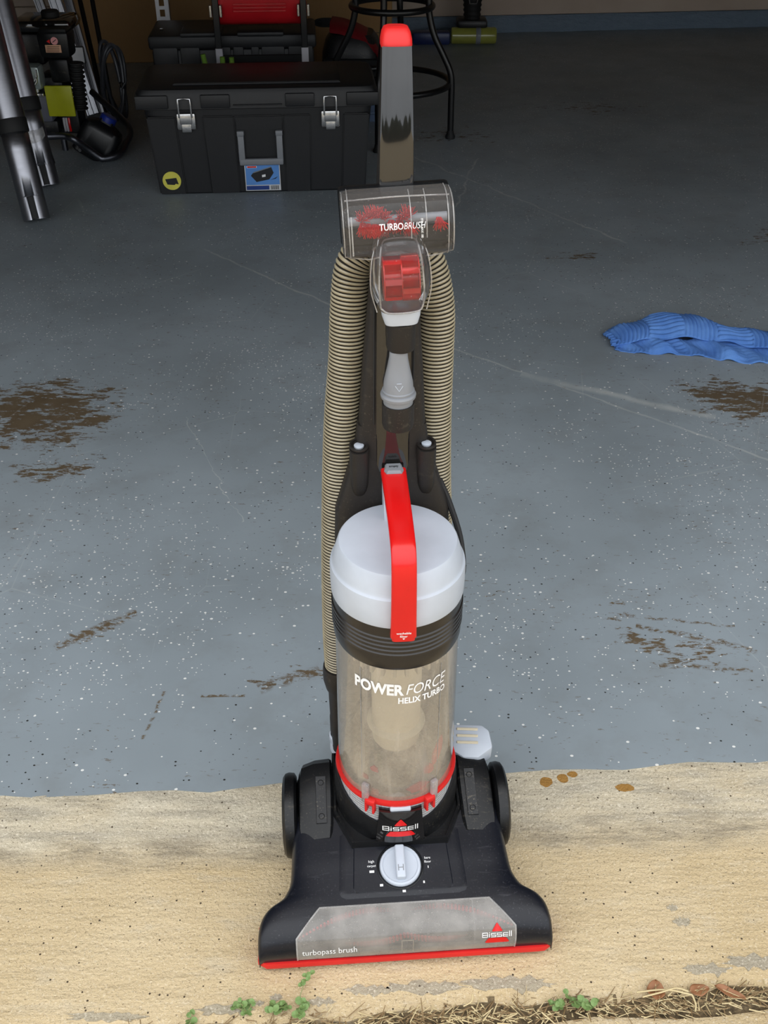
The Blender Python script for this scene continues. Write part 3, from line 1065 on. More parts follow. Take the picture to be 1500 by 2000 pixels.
# red clamp ring with hinge clips
bm = BM()
lathe(bm, [(.0725, .1615), (.0765, .1615), (.0775, .1650), (.0765, .1695), (.0735, .1695), (.0725, .1615)], 72)
ring = obj('clamp_ring', bm, REDM, vac)
for a in (-118, -62):
    M_ = Matrix.Rotation(R(a + 90), 4, 'Z') @ Matrix.Translation((0, -.0775, .160))
    bm = BM()
    for x0 in (-.0065, .0035):
        box(bm, x0, x0 + .003, -.005, .003, -.012, .006, .001, 1, M_)
    box(bm, -.0065, .0065, -.005, .003, .002, .0105, .0015, 2, M_)
    obj('hinge_clip', bm, REDM, ring)
for a in (-123.5, -56.5):
    M_ = Matrix.Rotation(R(a + 90), 4, 'Z') @ Matrix.Translation((0, -.0765, .166))
    bm = BM()
    box(bm, -.0045, .0045, -.003, .003, -.006, .027, .0012, 2, M_)
    obj('clear_tab', bm, CLEARRIM, vac)
bm = BM()
box(bm, -.013, .013, -.0795, -.070, .1545, .1615, .002, 2)
obj('bin_latch', bm, SILV, vac)
# badge
def badge_pt(x, z, off=0.0):
    r = .088
    a = x / r
    return Vector((r * math.sin(a), -.0845 + r * (1 - math.cos(a)) - off + (z - .11) * .05, z))
bm = BM()
rowsB = []
for k in range(9):
    z = .102 + .055 * k / 8
    w = .0315 - .0045 * k / 8
    row = [badge_pt(-w + 2 * w * i / 12, z - .010 * (k / 8) * 0) for i in range(13)]
    row = [Vector((row[0].x, -.066, z))] + row + [Vector((row[-1].x, -.066, z))]
    rowsB.append(row)
loft(bm, rowsB)
badge = obj('badge_plate', bm, GLOSSBLK, vac, 30)
logo(lambda a, b: badge_pt(a, .1285 + b * 1.05, .0006), .046, badge)

# -- dust bin
bm = BM()
lathe(bm, [(.0715, .163), (.0735, .168), (.0732, .20), (.0715, .40), (.0715, .405)], 96)
bin_ = obj('dust_bin', bm, BINM, vac)
for a in (-129, -51):
    bm = BM()
    p = [Vector((.0728 * math.cos(R(a)), .0728 * math.sin(R(a)), .185 + .2 * k / 6)) for k in range(7)]
    tube(bm, p, .0005, 5)
    obj('mould_seam', bm, CLEARRIM, bin_)
bm = BM()
lathe(bm, [(.020, .200), (.027, .206), (.030, .212), (.0305, .30), (.031, .375), (.040, .380), (.052, .395), (.052, .402)], 40)
cyc = obj('cyclone_core', bm, BEIGE, vac)
bm = BM()
lathe(bm, [(.029, .243), (.034, .240), (.0365, .237), (.0362, .236), (.034, .238), (.029, .241)], 40)
obj('cyclone_skirt', bm, BEIGE, cyc)
bm = BM()
for k in range(26):
    a = 2 * math.pi * k / 26
    M_ = Matrix.Rotation(a, 4, 'Z') @ Matrix.Translation((.055, 0, .385))
    box(bm, -.004, .004, -.002, .002, -.018, .014, .0006, 1, M_)
obj('cyclone_fins', bm, BEIGE, cyc)
# compacted dust in the bottom, uneven top
bm = BM()
NRd, NAd = 12, 48
rw = []
for j in range(NRd + 1):
    row = []
    for i in range(NAd):
        a = 2 * math.pi * i / NAd
        r = .0705 * j / NRd
        x, y = r * math.cos(a), r * math.sin(a)
        z = .192 + .012 * math.sin(40 * x + 1) * math.cos(33 * y) + .008 * math.sin(90 * x + 70 * y) + rnd.uniform(-.002, .002) + .012 * (y / .07)
        row.append(bm.verts.new((max(r, 1e-4) * math.cos(a), max(r, 1e-4) * math.sin(a), z)))
    rw.append(row)
for j in range(NRd):
    for i in range(NAd):
        bm.faces.new((rw[j][i], rw[j][(i + 1) % NAd], rw[j + 1][(i + 1) % NAd], rw[j + 1][i]))
bot = [bm.verts.new((v.co.x, v.co.y, .166)) for v in rw[-1]]
for i in range(NAd):
    bm.faces.new((rw[-1][i], rw[-1][(i + 1) % NAd], bot[(i + 1) % NAd], bot[i]))
bm.faces.new(bot[::-1])
tag(obj('collected_dust', bm, DIRT, vac, 60), 'packed beige dust in the bottom of the bin', kind='stuff')
for (x, y, z, sx_, sz_, ro) in ((.048, -.036, .212, .013, .022, .4), (.022, -.066, .186, .017, .009, -.1), (-.030, -.052, .206, .007, .006, .2), (.036, -.056, .205, .008, .012, -.5), (-.042, -.05, .192, .006, .005, 0)):
    bm = BM()
    M_ = Matrix.Translation((x, y, z)) @ Matrix.Rotation(math.atan2(x, -y) * 1.0, 4, 'Z') @ Matrix.Rotation(ro, 4, 'Y')
    n = 9
    pts = [(sx_ * math.cos(2 * math.pi * k / n) * rnd.uniform(.6, 1.1), sz_ * math.sin(2 * math.pi * k / n) * rnd.uniform(.6, 1.1)) for k in range(n)]
    prism(bm, pts, -.001, .001, M_ @ Matrix.Rotation(R(90), 4, 'X'))
    obj('red_scrap', bm, REDM, vac, 0)
# print on the bin
def cyl(r):
    return lambda x, z: Vector((r * math.sin(x / r), -r * math.cos(x / r), z))
bm = BM()
f_ = cyl(.0728)
d1 = fitw('POWER', .060, .0158, bold=.04)
d2 = fitw('FORCE', .052, .0158, shear=.25)
put2d(bm, shift2d(d1, -.0575, .3535), f_)
put2d(bm, shift2d(d2, .0050, .3535), f_)
d3 = fitw('HELIX TURBO', .0605, .0088, bold=.03)
put2d(bm, shift2d(d3, -.0040, .3400), f_)
obj('bin_lettering', bm, PRINT, bin_, 0)

# -- ribbed separator and lid
bm = BM()
pf = [(.066, .392), (.0715, .392), (.0735, .397), (.0738, .411)]
for k in range(5):
    z = .412 + k * .006
    pf += [(.0735, z), (.0748, z + .0012), (.0748, z + .0042), (.0735, z + .0055)]
pf += [(.0735, .445), (.0735, .464), (.06, .464)]
lathe(bm, pf, 96)
obj('ribbed_separator', bm, plastic('smoky_black_plastic', c(34, 31, 29), .25, gs=.01), vac, 30)
bm = BM()
lathe(bm, [(.072, .4555), (.0742, .4555), (.0748, .458), (.0752, .470), (.0752, .489), (.0745, .4935), (.0728, .4950), (.0720, .4965), (.0715, .5000), (.0660, .5190), (.0645, .5210), (.0620, .5218), (.030, .5225), (0, .5227)], 96)
lid = obj('bin_lid', bm, SILV, vac, 30)
# carry handle: swept strap
HPth = [(-.0790, .4470), (-.0800, .4600), (-.0808, .4850), (-.0800, .5150), (-.0770, .5400), (-.0710, .5530), (-.0600, .5595), (-.030, .5640), (.010, .5655), (.045, .5650), (.066, .5640)]
HS = spline([Vector((0, a, b)) for a, b in HPth], 8)
def strap(bm, path, hw, th, e=5, mi=0, n=20, wf=None, tf=None):
    rows_ = []
    for i, p in enumerate(path):
        t = (path[min(i + 1, len(path) - 1)] - path[max(i - 1, 0)]).normalized()
        nrm = Vector((0, -t.z, t.y))          # outward (front / up)
        k = i / (len(path) - 1)
        w = wf(k) if wf else hw
        h = tf(k) if tf else th
        rows_.append([p + Vector((u, 0, 0)) + nrm * v for u, v in srect(w, h, n, e)])
    loft(bm, rows_, mi=mi)
bm = BM()
strap(bm, HS, .0135, .0055, wf=lambda k: .0142 - .0012 * math.sin(k * math.pi) if k > .03 else .0125)
hand = obj('carry_handle', bm, RED, vac, 40)
# silver web under the handle's rear
bm = BM()
prism(bm, [(.030, .520), (.062, .520), (.078, .555), (.060, .562), (.046, .558)], -.0125, .0125, Matrix(((0, 0, 1, 0), (1, 0, 0, 0), (0, 1, 0, 0), (0, 0, 0, 1))), bev=.002)
obj('handle_web', bm, SILV, vac)
bm = BM()
Mb_ = Matrix.Translation((0, .0600, .570))
rowsb = []
for (z, k) in ((-.004, 1.0), (.001, .98), (.004, .80)):
    rowsb.append([Mb_ @ Vector((x * k, y * k, z)) for x, y in ((-.011, -.002), (-.0085, -.0085), (.0085, -.0085), (.011, -.002), (.0095, .009), (-.0095, .009))])
loft(bm, rowsb)
btn = obj('empty_button', bm, GREYP, hand, 20)
bm = BM()
put2d(bm, fitw('empty', .0105, .0036, bold=.01), lambda a, b: Vector((-.0052 + a, .0595 + b * 1.1, .5744)))
obj('button_lettering', bm, PRINTBLK, btn, 0)
bm = BM()
hm = lambda a, b: Vector((a, -.0861, b))
put2d(bm, text2d('washable', .0030, align='CENTER', bold=.01), lambda a, b: hm(a, .4585 + b))
put2d(bm, text2d('filter', .0030, align='CENTER', bold=.01), lambda a, b: hm(a, .4540 + b))
put2d(bm, ([(-.0015, .4528), (.0015, .4528), (0, .4508)], [(0, 1, 2)]), hm)
obj('handle_lettering', bm, PRINT, hand, 0)

# -- rear body: column behind the bin, shoulders, cord pods
bm = BM()
rw = []
for (z, w, y0, y1) in ((.085, .060, .060, .105), (.20, .056, .066, .108), (.34, .056, .068, .110), (.46, .068, .066, .112), (.505, .066, .066, .112), (.545, .054, .070, .112), (.585, .0415, .076, .112), (.615, .038, .078, .110)):
    rw.append([(x, (y0 + y1) / 2 + y, z) for x, y in srect(w, (y1 - y0) / 2, 28, 5)])
loft(bm, rw)
obj('rear_body', bm, BRNBLK, vac, 40)
def hx_(z): return .0045 * max(0, (z - .6) / .4)
bm = BM()
STm = [(.56, .0395, .0955, .022), (.62, .0365, .0965, .0205), (.68, .0325, .0980, .019), (.74, .0275, .0995, .0175), (.80, .0225, .1015, .0165), (.86, .0185, .1040, .0155), (.92, .0160, .1085, .0145), (.96, .0148, .1140, .0135), (.982, .0142, .1185, .013), (.996, .0138, .1220, .013)]
rw = []
for (z, w, y, d) in STm:
    rw.append([(x + hx_(z), y + yy, z) for x, yy in srect(w, d, 28, 4.5)])
loft(bm, rw)
obj('handle_stem', bm, BRNBLK, vac, 40)
# glossy front panel, slightly crowned, curving back towards the grip
SP = spline([Vector((y - d, z, min(w * .80, .0185 if z > .5 else 1))) for z, w, y, d in STm], 6)
bm = BM()
rw = []
for p in SP:
    y, z, w = p
    if z > .80: w = w * (1 + .22 * min(1, (z - .80) / .12))
    rw.append([(w * q + hx_(z), y - .0035 * math.sqrt(max(0, 1 - (abs(q) ** 2.6) * .96)) + .0012, z) for q in (-1, -.94, -.82, -.6, -.3, 0, .3, .6, .82, .94, 1)])
loft(bm, rw, closed=False, cap=False)
obj('handle_panel', bm, PANELM, vac, 50)
# grooves beside the panel
for sx in (-1, 1):
    bm = BM()
    path = [Vector((sx * p[2] * 1.12 + hx_(p[1]), p[0] + .0004, p[1])) for p in SP[6:30]]
    tube(bm, path, .0012, 6)
    obj('stem_groove', bm, RUBBER, vac)
# red grip cap
bm = BM()
rw = []
for (z, w, y, d) in ((.9940, .0140, .1215, .0138), (.9955, .0146, .1220, .0146), (1.000, .0144, .1232, .0142), (1.0055, .0132, .1250, .0128), (1.0090, .0112, .1265, .0106), (1.0100, .0085, .1270, .008)):
    rw.append([(x + .0045, y + yy, z) for x, yy in srect(w, d, 28, 3.6)])
loft(bm, rw)
cap_ = obj('grip_cap', bm, REDM, vac, 40)
bm = BM()
rw = [[(x + .0045, .1262 + yy - .003, 1.0098 + .0005 * k) for x, yy in srect(.0075 - .0015 * k, .0045 - .001 * k, 20, 3)] for k in range(2)]
loft(bm, rw)
obj('thumb_pad', bm, REDM, cap_, 40)
# tool pods at the shoulders
for sx in (-1, 1):
    bm = BM()
    rw = []
    for (z, w, d) in ((.520, .003, .003), (.530, .0075, .009), (.545, .0100, .0125), (.575, .0108, .0140), (.592, .0108, .0140)):
        rw.append([(sx * .0375 + x, .082 + y - d * .4, z + (y * .12)) for x, y in srect(w, d, 20, 3)])
    loft(bm, rw)
    pod = obj('tool_pod', bm, BRNBLK, vac, 40)
    bm = BM()
    M_ = Matrix.Translation((sx * .0375, .0765, .5935))
    lathe(bm, [(.0056, -.0016), (.0056, .0002), (.0045, .0009), (0, .0012)], 18, M_, sy=1.1)
    obj('pod_plug', bm, SILV, pod)
    bm = BM()
    path = [Vector((sx * .0375 + .0095 * math.cos(t), .0768 + .0125 * math.sin(t), .5935)) for t in [2 * math.pi * k / 24 for k in range(24)]]
    tube(bm, path, .0016, 6, closed=True)
    obj('pod_rim', bm, BRNBLK, pod)

# tool holders on the stem: cups of dark plastic
for (hx, y, z0, z1, r) in ((.0065, .0635, .7220, .7480, .0152), (.0040, .0585, .6320, .6570, .0172)):
    bm = BM()
    M_ = Matrix.Translation((hx, y, 0))
    lathe(bm, [(0, z0 - .004), (r * .93, z0 - .004), (r, z0), (r, z1), (r * .86, z1), (r * .84, z0 + .004), (0, z0 + .004)], 40, M_)
    box(bm, -.008, .008, y + r * .8, .095, z0 + .004, z1 - .004)
    obj('tool_holder', bm, BRNBLK, vac, 35)

# -- ribbed hose: up the left, over behind the stem, down the right
hp = [(-.066, .092, .235), (-.067, .095, .30), (-.065, .100, .40), (-.061, .108, .50), (-.055, .115, .60), (-.047, .122, .68), (-.0435, .126, .735), (-.036, .130, .782), (-.012, .133, .806), (.016, .133, .806), (.038, .130, .782),
      (.049, .126, .735), (.050, .124, .68), (.050, .120, .60), (.052, .114, .52), (.055, .110, .45), (.052, .108, .39), (.044, .102, .335)]
raw = spline([Vector(p) for p in hp], 40)
Lh = [0]
for a, b in zip(raw, raw[1:]): Lh.append(Lh[-1] + (b - a).length)
pitch = .0044
nr = int(Lh[-1] / pitch)
path, rads = [], []
off = (0.0, .30, .42, .80, .92)
rr_ = (.0183, .0183, .0206, .0206, .0183)
j = 0
for k in range(nr):
    for o, r in zip((0, .17, .5, .83), (.0172, .0196, .0206, .0196)):
        s = (k + o) * pitch
        while j < len(Lh) - 2 and Lh[j + 1] < s: j += 1
        t = (s - Lh[j]) / (Lh[j + 1] - Lh[j])
        path.append(raw[j].lerp(raw[j + 1], t)); rads.append(r)
bm = BM()
tube(bm, path, rads, 28, mifun=lambda q: 1 if q % 4 in (3, 0) else 0)
obj('hose', bm, [HOSE, HOSEG], vac, 60)
bm = BM()
M_ = Matrix.Translation((-.066, .092, 0))
lathe(bm, [(.0185, .245), (.0225, .245), (.0235, .238), (.0235, .222), (.0205, .206), (.0175, .200), (.0165, .150), (.0172, .148), (.0172, .120), (.0155, .116), (.015, .085), (0, .085)], 36, M_)
obj('hose_cuff', bm, BRNBLK, vac, 35)
bm = BM()
M_ = Matrix.Translation((-.066, .090, 0)) @ Matrix.Rotation(R(-6), 4, 'X')
lathe(bm, [(.0172, .104), (.0192, .102), (.0192, .094), (.0178, .092), (.0185, .084), (.0185, .076), (.016, .074), (.016, .03), (0, .03)], 36, M_)
obj('hose_connector', bm, SILV, vac, 35)
# power cord hanging at the right of the body
bm = BM()
tube(bm, spline([(.055, .090, .535), (.066, .080, .51), (.0775, .058, .475), (.0805, .040, .44), (.0785, .060, .40), (.075, .080, .34), (.074, .085, .26), (.068, .09, .20)], 8), .0036, 8)
obj('power_cord', bm, RUBBER, vac)
bm = BM()
box(bm, .060, .0825, .070, .092, .295, .345, .004, 2)
obj('cord_hook', bm, BLK, vac)

# clipped hedge across the street, behind the viewer
def _hedge():
    g = NG('hedge_leaves')
    v = g.noise(8, 6, .7)
    return g.end(g.bsdf(g.mix(v, c(30, 40, 22), c(70, 84, 48)), .9, 0, g.bump(v, 1, .1)))
bm = BM()
rw = []
for i in range(61):
    x = -24 + 48 * i / 60
    h = 1.75 + .35 * math.sin(x * .9) + rnd.uniform(-.3, .3)
    rw.append([(x, -17, -.02), (x, -16.6 + rnd.uniform(-.1, .1), h * .5), (x, -16.9, h * .92), (x, -17.4, h), (x, -18, h * .9), (x, -18.2, -.02)])
loft(bm, rw)
tag(obj('hedge_row', bm, _hedge(), smooth=60), 'tall clipped dark green hedge across the street', kind='structure')

# ------------------------------------------------------------------ attachments hung on the vacuum
CY, SY = math.cos(R(4)), math.sin(R(4))
def vw(x, y, z):
    """vacuum-local point to world"""
    return (VX + x * CY - y * SY, VY + x * SY + y * CY, z + .001)
tb = thing('turbo_brush', 'clear T-shaped brush tool with red bristles and red turbine on the vacuum', 'brush tool', vw(.0065, .0635, .7485), rot=(0, R(-2.5), R(4)))
bm = BM()
rw = []
for (z, w, d) in ((-.0, .0145, .0135), (.001, .0170, .0150), (.010, .0195, .0175), (.016, .0200, .018)):
    rw.append([(x, y, z) for x, y in srect(w, d, 28, 4)])
loft(bm, rw)
obj('collar', bm, SILV, tb, 40)
bm = BM()
rw = []
for (z, w, d, y0) in ((.0155, .0205, .0185, 0), (.022, .0235, .022, -.001), (.035, .0285, .0255, -.003), (.050, .0300, .0275, -.005), (.065, .0285, .0280, -.006), (.078, .0255, .0265, -.006), (.088, .0225, .0235, -.005), (.0945, .017, .018, -.003), (.097, .008, .009, 0)):
    rw.append([(x, y + y0, z) for x, y in srect(w, d, 40, 3.2)])
loft(bm, rw)
obj('neck_shell', bm, CLEAR, tb, 50)
bm = BM()
loop = [(.0205, .024), (.0215, .05), (.0195, .075), (.0165, .089), (.010, .0925)]
full = [Vector((-x, -.0300 + abs(z - .055) ** 2 * 9, z)) for x, z in loop] + [Vector((x, -.0300 + abs(z - .055) ** 2 * 9, z)) for x, z in loop[::-1]] + [Vector((0.012, -.0215, .0185)), Vector((-.012, -.0215, .0185))]
tube(bm, spline(full + [full[0]], 6), .0009, 6)
obj('neck_rim', bm, CLEARRIM, tb)
for sx in (-1, 1):
    bm = BM()
    tube(bm, spline([(sx * .0245, -.020, .020), (sx * .0295, -.021, .045), (sx * .0275, -.023, .072), (sx * .0235, -.019, .086)], 6), .0006, 6)
    obj('neck_rib', bm, CLEARRIM, tb)
# red paddle turbine in the neck
bm = BM()
Mt = Matrix.Translation((.001, -.006, .049)) @ Matrix.Rotation(R(90), 4, 'Y')
lathe(bm, [(0, -.0175), (.009, -.0175), (.009, .0175), (0, .0175)], 20, Mt)
for z in (-.0175, -.0005, .0165):
    lathe(bm, [(0, z), (.0215, z), (.0215, z + .0012), (0, z + .0012)], 28, Mt)
tur = obj('turbine', bm, RED, tb, 30)
for half in (0, 1):
    for k in range(7):
        bm = BM()
        a = 2 * math.pi * (k + .5 * half) / 7 + .35
        x0 = -.0163 if half == 0 else .0005
        M_ = Matrix.Translation((.001, -.006, .049)) @ Matrix.Rotation(a, 4, 'X')
        box(bm, x0, x0 + .0160, -.0006, .0006, .008, .0225, M=M_)
        box(bm, x0, x0 + .0160, -.006, .0006, .0213, .0225, M=M_)
        obj('paddle', bm, RED, tur, 0)
# clear head
def head_prof(k):
    P = [(-.006, .0615), (-.0145, .0660), (-.0205, .0760), (-.0235, .0900), (-.0235, .1040), (-.0205, .1170), (-.0140, .1270), (-.0040, .1325), (.0080, .1345), (.0240, .1330), (.0260, .0640)]
    yc, zc = .004, .098
    P = [(y, .0710 + (z - .0615) * .80) for y, z in P]
    return [(yc + (y - yc) * k, zc + (z - zc) * k) for y, z in P]
bm = BM()
rw = []
for (x, k) in ((-.0535, .70), (-.0530, .86), (-.0500, .955), (-.0470, .99), (-.044, 1), (.044, 1), (.0470, .99), (.0500, .955), (.0530, .86), (.0535, .70)):
    rw.append([(x, y, z) for y, z in head_prof(k)])
loft(bm, rw)
obj('head_shell', bm, CLEAR, tb, 40)
for (x, k) in ((-.0515, .93), (.0515, .93), (-.0465, .992), (.0465, .992)):
    bm = BM()
    tube(bm, spline([Vector((x, y, z)) for y, z in head_prof(k * 1.004)[:10]], 4), .0006, 6)
    obj('head_rim', bm, CLEARRIM, tb)
for pts in ([(-.0515, -.0035, .0720), (-.030, -.0095, .0705), (-.0200, -.0150, .0740)], [(.0515, -.0035, .0720), (.034, -.0095, .0705), (.0260, -.015, .0730)],
            [(-.049, -.004, .1265), (0, -.0050, .1280), (.049, -.004, .1265)], [(-.044, -.0225, .080), (-.044, -.0235, .104), (-.044, -.0205, .117)]):
    bm = BM()
    tube(bm, spline([Vector(p) for p in pts], 5), .0008, 6)
    obj('head_edge', bm, CLEARRIM, tb)
for x in (.0115, .026):
    bm = BM()
    tube(bm, spline([Vector((x, y, z)) for y, z in head_prof(1.0)[3:9]], 4), .0006, 5)
    obj('head_seam', bm, CLEARRIM, tb)
bm = BM()
box(bm, -.0545, .0525, .020, .036, .0720, .1290, .004, 2)
obj('base_plate', bm, BLK, tb)
bm = BM()
box(bm, -.0490, .0490, .0185, .0200, .075, .125)
obj('base_liner', bm, BRNBLK, tb)
bm = BM()
lathe(bm, [(0, -.047), (.0042, -.047), (.0042, .047), (0, .047)], 20, Matrix.Translation((0, -.003, .106)) @ Matrix.Rotation(R(90), 4, 'Y'))
shaft = obj('brush_shaft', bm, GREYP, tb)
# one bristle tuft, shared
bm = BM()
for k in range(46):
    d = Vector((rnd.gauss(0, .34), rnd.gauss(0, .26), 1)).normalized()
    L_ = rnd.uniform(.0115, .0145)
    b0 = Vector((rnd.uniform(-.0022, .0022), rnd.uniform(-.0016, .0016), .003))
    M_ = Matrix.Translation(b0) @ Vector((0, 0, 1)).rotation_difference(d).to_matrix().to_4x4()
    lathe(bm, [(.00045, 0), (.00035, L_), (0, L_)], 4, M_)
tuft0 = None
for (x, a) in ((-.034, 38), (-.026, 60), (-.020, 66), (-.013, 45), (.009, 55), (.0035, 30), (-.033, -22), (-.028, -42), (-.022, -60), (-.016, -75), (-.006, -10), (.001, -15), (.011, -55), (.039, -14)):
    M_ = Matrix.Translation((x, -.003, .106)) @ Matrix.Rotation(R(90 - a), 4, 'X')
    if tuft0 is None:
        tuft0 = obj('bristle_tuft', bm, REDM, tb, 0); tuft0['kind'] = 'stuff'
        tuft0.matrix_local = M_
    else:
        o = share(tuft0, 'bristle_tuft', tb, M_); o['kind'] = 'stuff'
# print on the head
def head_pt(x, z):
    P = [Vector((0, y, zz)) for y, zz in head_prof(1.0)]
    for a, b in zip(P, P[1:]):
        if a.z <= z <= b.z:
            t = (z - a.z) / (b.z - a.z)
            return Vector((x, a.y + (b.y - a.y) * t - .0006, z))
    return Vector((x, -.0245, z))
bm = BM()
put2d(bm, fitw('TURBO', .0225, .0058, bold=.018), lambda a, b: head_pt(-.0185 + a, .1035 + b))
put2d(bm, fitw('BRUSH', .0205, .0058, shear=.25), lambda a, b: head_pt(.0045 + a, .1035 + b))
obj('head_lettering', bm, PRINT, tb, 0)
bm = BM()
put2d(bm, fitw('ITD-2 MAX 180', .018, .0020, bold=.02), lambda a, b: head_pt(.0205 + b, .112 - a))
obj('rating_lettering', bm, PRINT, tb, 0)

nz = thing('nozzle_tool', 'small grey tapered nozzle standing in the lower holder of the vacuum stem', 'nozzle', vw(.0040, .0585, .6575), R(3))
bm = BM()
rw = []
for (z, w, d, e) in ((-.016, .0138, .0138, 2), (.000, .0158, .0158, 2), (.0065, .0160, .0160, 2), (.0070, .0185, .0185, 2), (.0100, .0190, .0190, 2), (.0120, .0180, .0180, 2), (.0125, .0166, .0166, 2), (.0150, .0172, .0168, 2), (.0160, .0160, .0156, 2),
                     (.0250, .0152, .0142, 2.2), (.0330, .0135, .0118, 2.4), (.0420, .0116, .0096, 2.6), (.0520, .0098, .0080, 2.8), (.0600, .0092, .0072, 3)):
    rw.append([(x, y, z) for x, y in srect(w, d, 40, e)])
loft(bm, rw)
obj('nozzle_body', bm, GREYP, nz, 35)
bm = BM()
for pts in ([(-.004, .026), (0, .0205), (.004, .026)],):
    tube(bm, [Vector((x, -.0150 + (z - .0205) * .22, z)) for x, z in pts], .0004, 5)
tube(bm, [Vector((-.0025, -.0136, .0285)), Vector((.0025, -.0136, .0285))], .0004, 5)
obj('arrow_mark', bm, SILV, nz)

# ------------------------------------------------------------------ place helper for the things inside the garage
def at(px, py, Y):
    """world point at ground distance Y seen in direction (px, py) of the 1500 x 2000 photograph"""
    a, b = (px - 750) / 2000, -(py - 1000) / 2000
    rx, ry, rz = a, math.cos(R(36)) + b * math.sin(R(36)), -math.sin(R(36)) + b * math.cos(R(36))
    t = Y / ry
    return Vector((rx * t, Y, 1.2 + rz * t))

# ------------------------------------------------------------------ storage tote
tote = thing('storage_tote', 'large black plastic footlocker tote with two silver latches and grey handle', 'tote', (-.428, 3.68, FZ), R(4.4))
bm = BM()
rw = []
for (z, wx, wy) in ((0, .340, .158), (.006, .348, .163), (.05, .352, .166), (.285, .378, .176), (.30, .380, .177)):
    rw.append([(x, y, z) for x, y in srect(wx, wy, 48, 12)])
loft(bm, rw)
obj('body', bm, TOTE, tote, 30)
def fy(z): return -(.165 + (z - .05) * .0455)
for (x0, x1, z0, z1) in ((-.352, -.262, .004, .262), (-.178, -.078, .004, .262), (-.078, .078, .215, .262), (.078, .165, .004, .262), (.270, .352, .004, .262)):
    bm = BM()
    k0, k1 = 1.0, 1.06
    vs = [(x0, fy(z0) - .009, z0), (x1, fy(z0) - .009, z0), (x1 * (1.04), fy(z1) - .009, z1), (x0 * 1.04, fy(z1) - .009, z1)]
    a = [bm.verts.new(v) for v in vs]
    b = [bm.verts.new((v[0], v[1] + .03, v[2])) for v in vs]
    bm.faces.new(a); bm.faces.new(b[::-1])
    for i in range(4): bm.faces.new((a[i], b[i], b[(i + 1) % 4], a[(i + 1) % 4]))
    bmesh.ops.bevel(bm, geom=list(bm.edges), offset=.004, segments=2, affect='EDGES')
    obj('front_rib', bm, TOTE, tote)
bm = BM()
rw = []
for (z, wx, wy) in ((.285, .396, .187), (.287, .400, .190), (.330, .396, .187), (.345, .386, .180), (.3475, .380, .175)):
    rw.append([(x, y, z) for x, y in srect(wx, wy, 48, 14)])
loft(bm, rw)
lid_t = obj('lid', bm, TOTE, tote, 30)
bm = BM()
box(bm, -.275, .275, -.130, .120, .345, .3525, .004, 2)
obj('lid_panel', bm, TOTE, lid_t)
bm = BM()
tube(bm, [Vector((-.27, -.128, .3535)), Vector((.27, -.128, .3535))], .0014, 6)
obj('lid_edge', bm, TOTE, lid_t)
for (x0, x1) in ((-.40, -.285), (-.19, -.085), (.085, .19), (.285, .40)):
    bm = BM()
    box(bm, x0 + .006, x1 - .004, -.197, -.185, .290, .332, .004, 2)
    obj('lid_lip', bm, TOTE, lid_t)
bm = BM()
box(bm, -.08, .08, -.194, -.185, .296, .300, .001, 1)
obj('grip_recess', bm, TOTE, lid_t)
for x in (-.237, .237):
    lt = obj('latch', (lambda b: (box(b, x - .030, x + .030, -.186, -.181, .222, .272, .004, 2), b)[1])(BM()), STEEL, tote)
    bm = BM()
    box(bm, x - .020, x + .020, -.196, -.186, .240, .275, .004, 2)
    box(bm, x - .016, x + .016, -.193, -.186, .214, .245, .003, 2)
    obj('latch_lever', bm, STEEL, lt)
    bm = BM()
    tube(bm, [Vector(p) for p in ((x - .020, -.194, .262), (x - .020, -.199, .30), (x - .019, -.197, .320), (x, -.197, .322), (x + .019, -.197, .320), (x + .020, -.199, .30), (x + .020, -.194, .262))], .0032, 8)
    obj('latch_bail', bm, STEEL, lt)
bm = BM()
for x in (-.064, .064):
    box(bm, x - .012, x + .012, -.192, -.170, .196, .214, .004, 2)
    box(bm, x - .0105, x + .0105, -.188, -.178, .110, .205, .003, 2)
box(bm, -.074, .074, -.190, -.175, .100, .122, .005, 3)
obj('pull_handle', bm, GREYP, tote)
LABB = plastic('label_blue', c(86, 140, 208), .5, gs=0)
LABD = plastic('label_navy', c(30, 60, 130), .5, gs=0)
YEL = plastic('yellow_sticker', c(214, 206, 84), .5, gs=0)
bm = BM()
box(bm, -.060, .060, -.1735, -.1700, .010, .100)
lab = obj('paper_label', bm, WHT, tote, 0)
def lab_quad(name, mat, pts):
    b = BM()
    b.faces.new([b.verts.new((x, -.1745 - .0004 * k_, z)) for (x, z, k_) in pts])
    obj(name, b, mat, lab, 0)
lab_quad('label_ground', LABB, [(-.057, .030, 0), (.057, .030, 0), (.057, .097, 0), (-.057, .097, 0)])
lab_quad('label_band', LABD, [(-.057, .013, 0), (.020, .013, 0), (.020, .027, 0), (-.057, .027, 0)])
lab_quad('label_picture', PRINTBLK, [(-.040, .062, 1), (-.022, .040, 1), (.022, .048, 1), (.038, .070, 1), (.030, .092, 1), (-.030, .074, 1)])
lab_quad('label_picture', PRINTBLK, [(.024, .046, 1), (.044, .050, 1), (.052, .058, 1), (.040, .052, 1)])
lab_quad('label_picture', GREYP, [(-.030, .074, 2), (.030, .092, 2), (.030, .089, 2), (-.032, .070, 2)])
lab_quad('label_picture', PRINT, [(-.002, .056, 2), (.010, .058, 2), (.010, .066, 2), (-.002, .064, 2)])
lab_quad('label_logo', PRINT, [(-.052, .088, 1), (-.018, .088, 1), (-.018, .095, 1), (-.052, .095, 1)])
lab_quad('label_logo', RED, [(-.050, .089, 2), (-.020, .089, 2), (-.020, .094, 2), (-.050, .094, 2)])
b = BM()
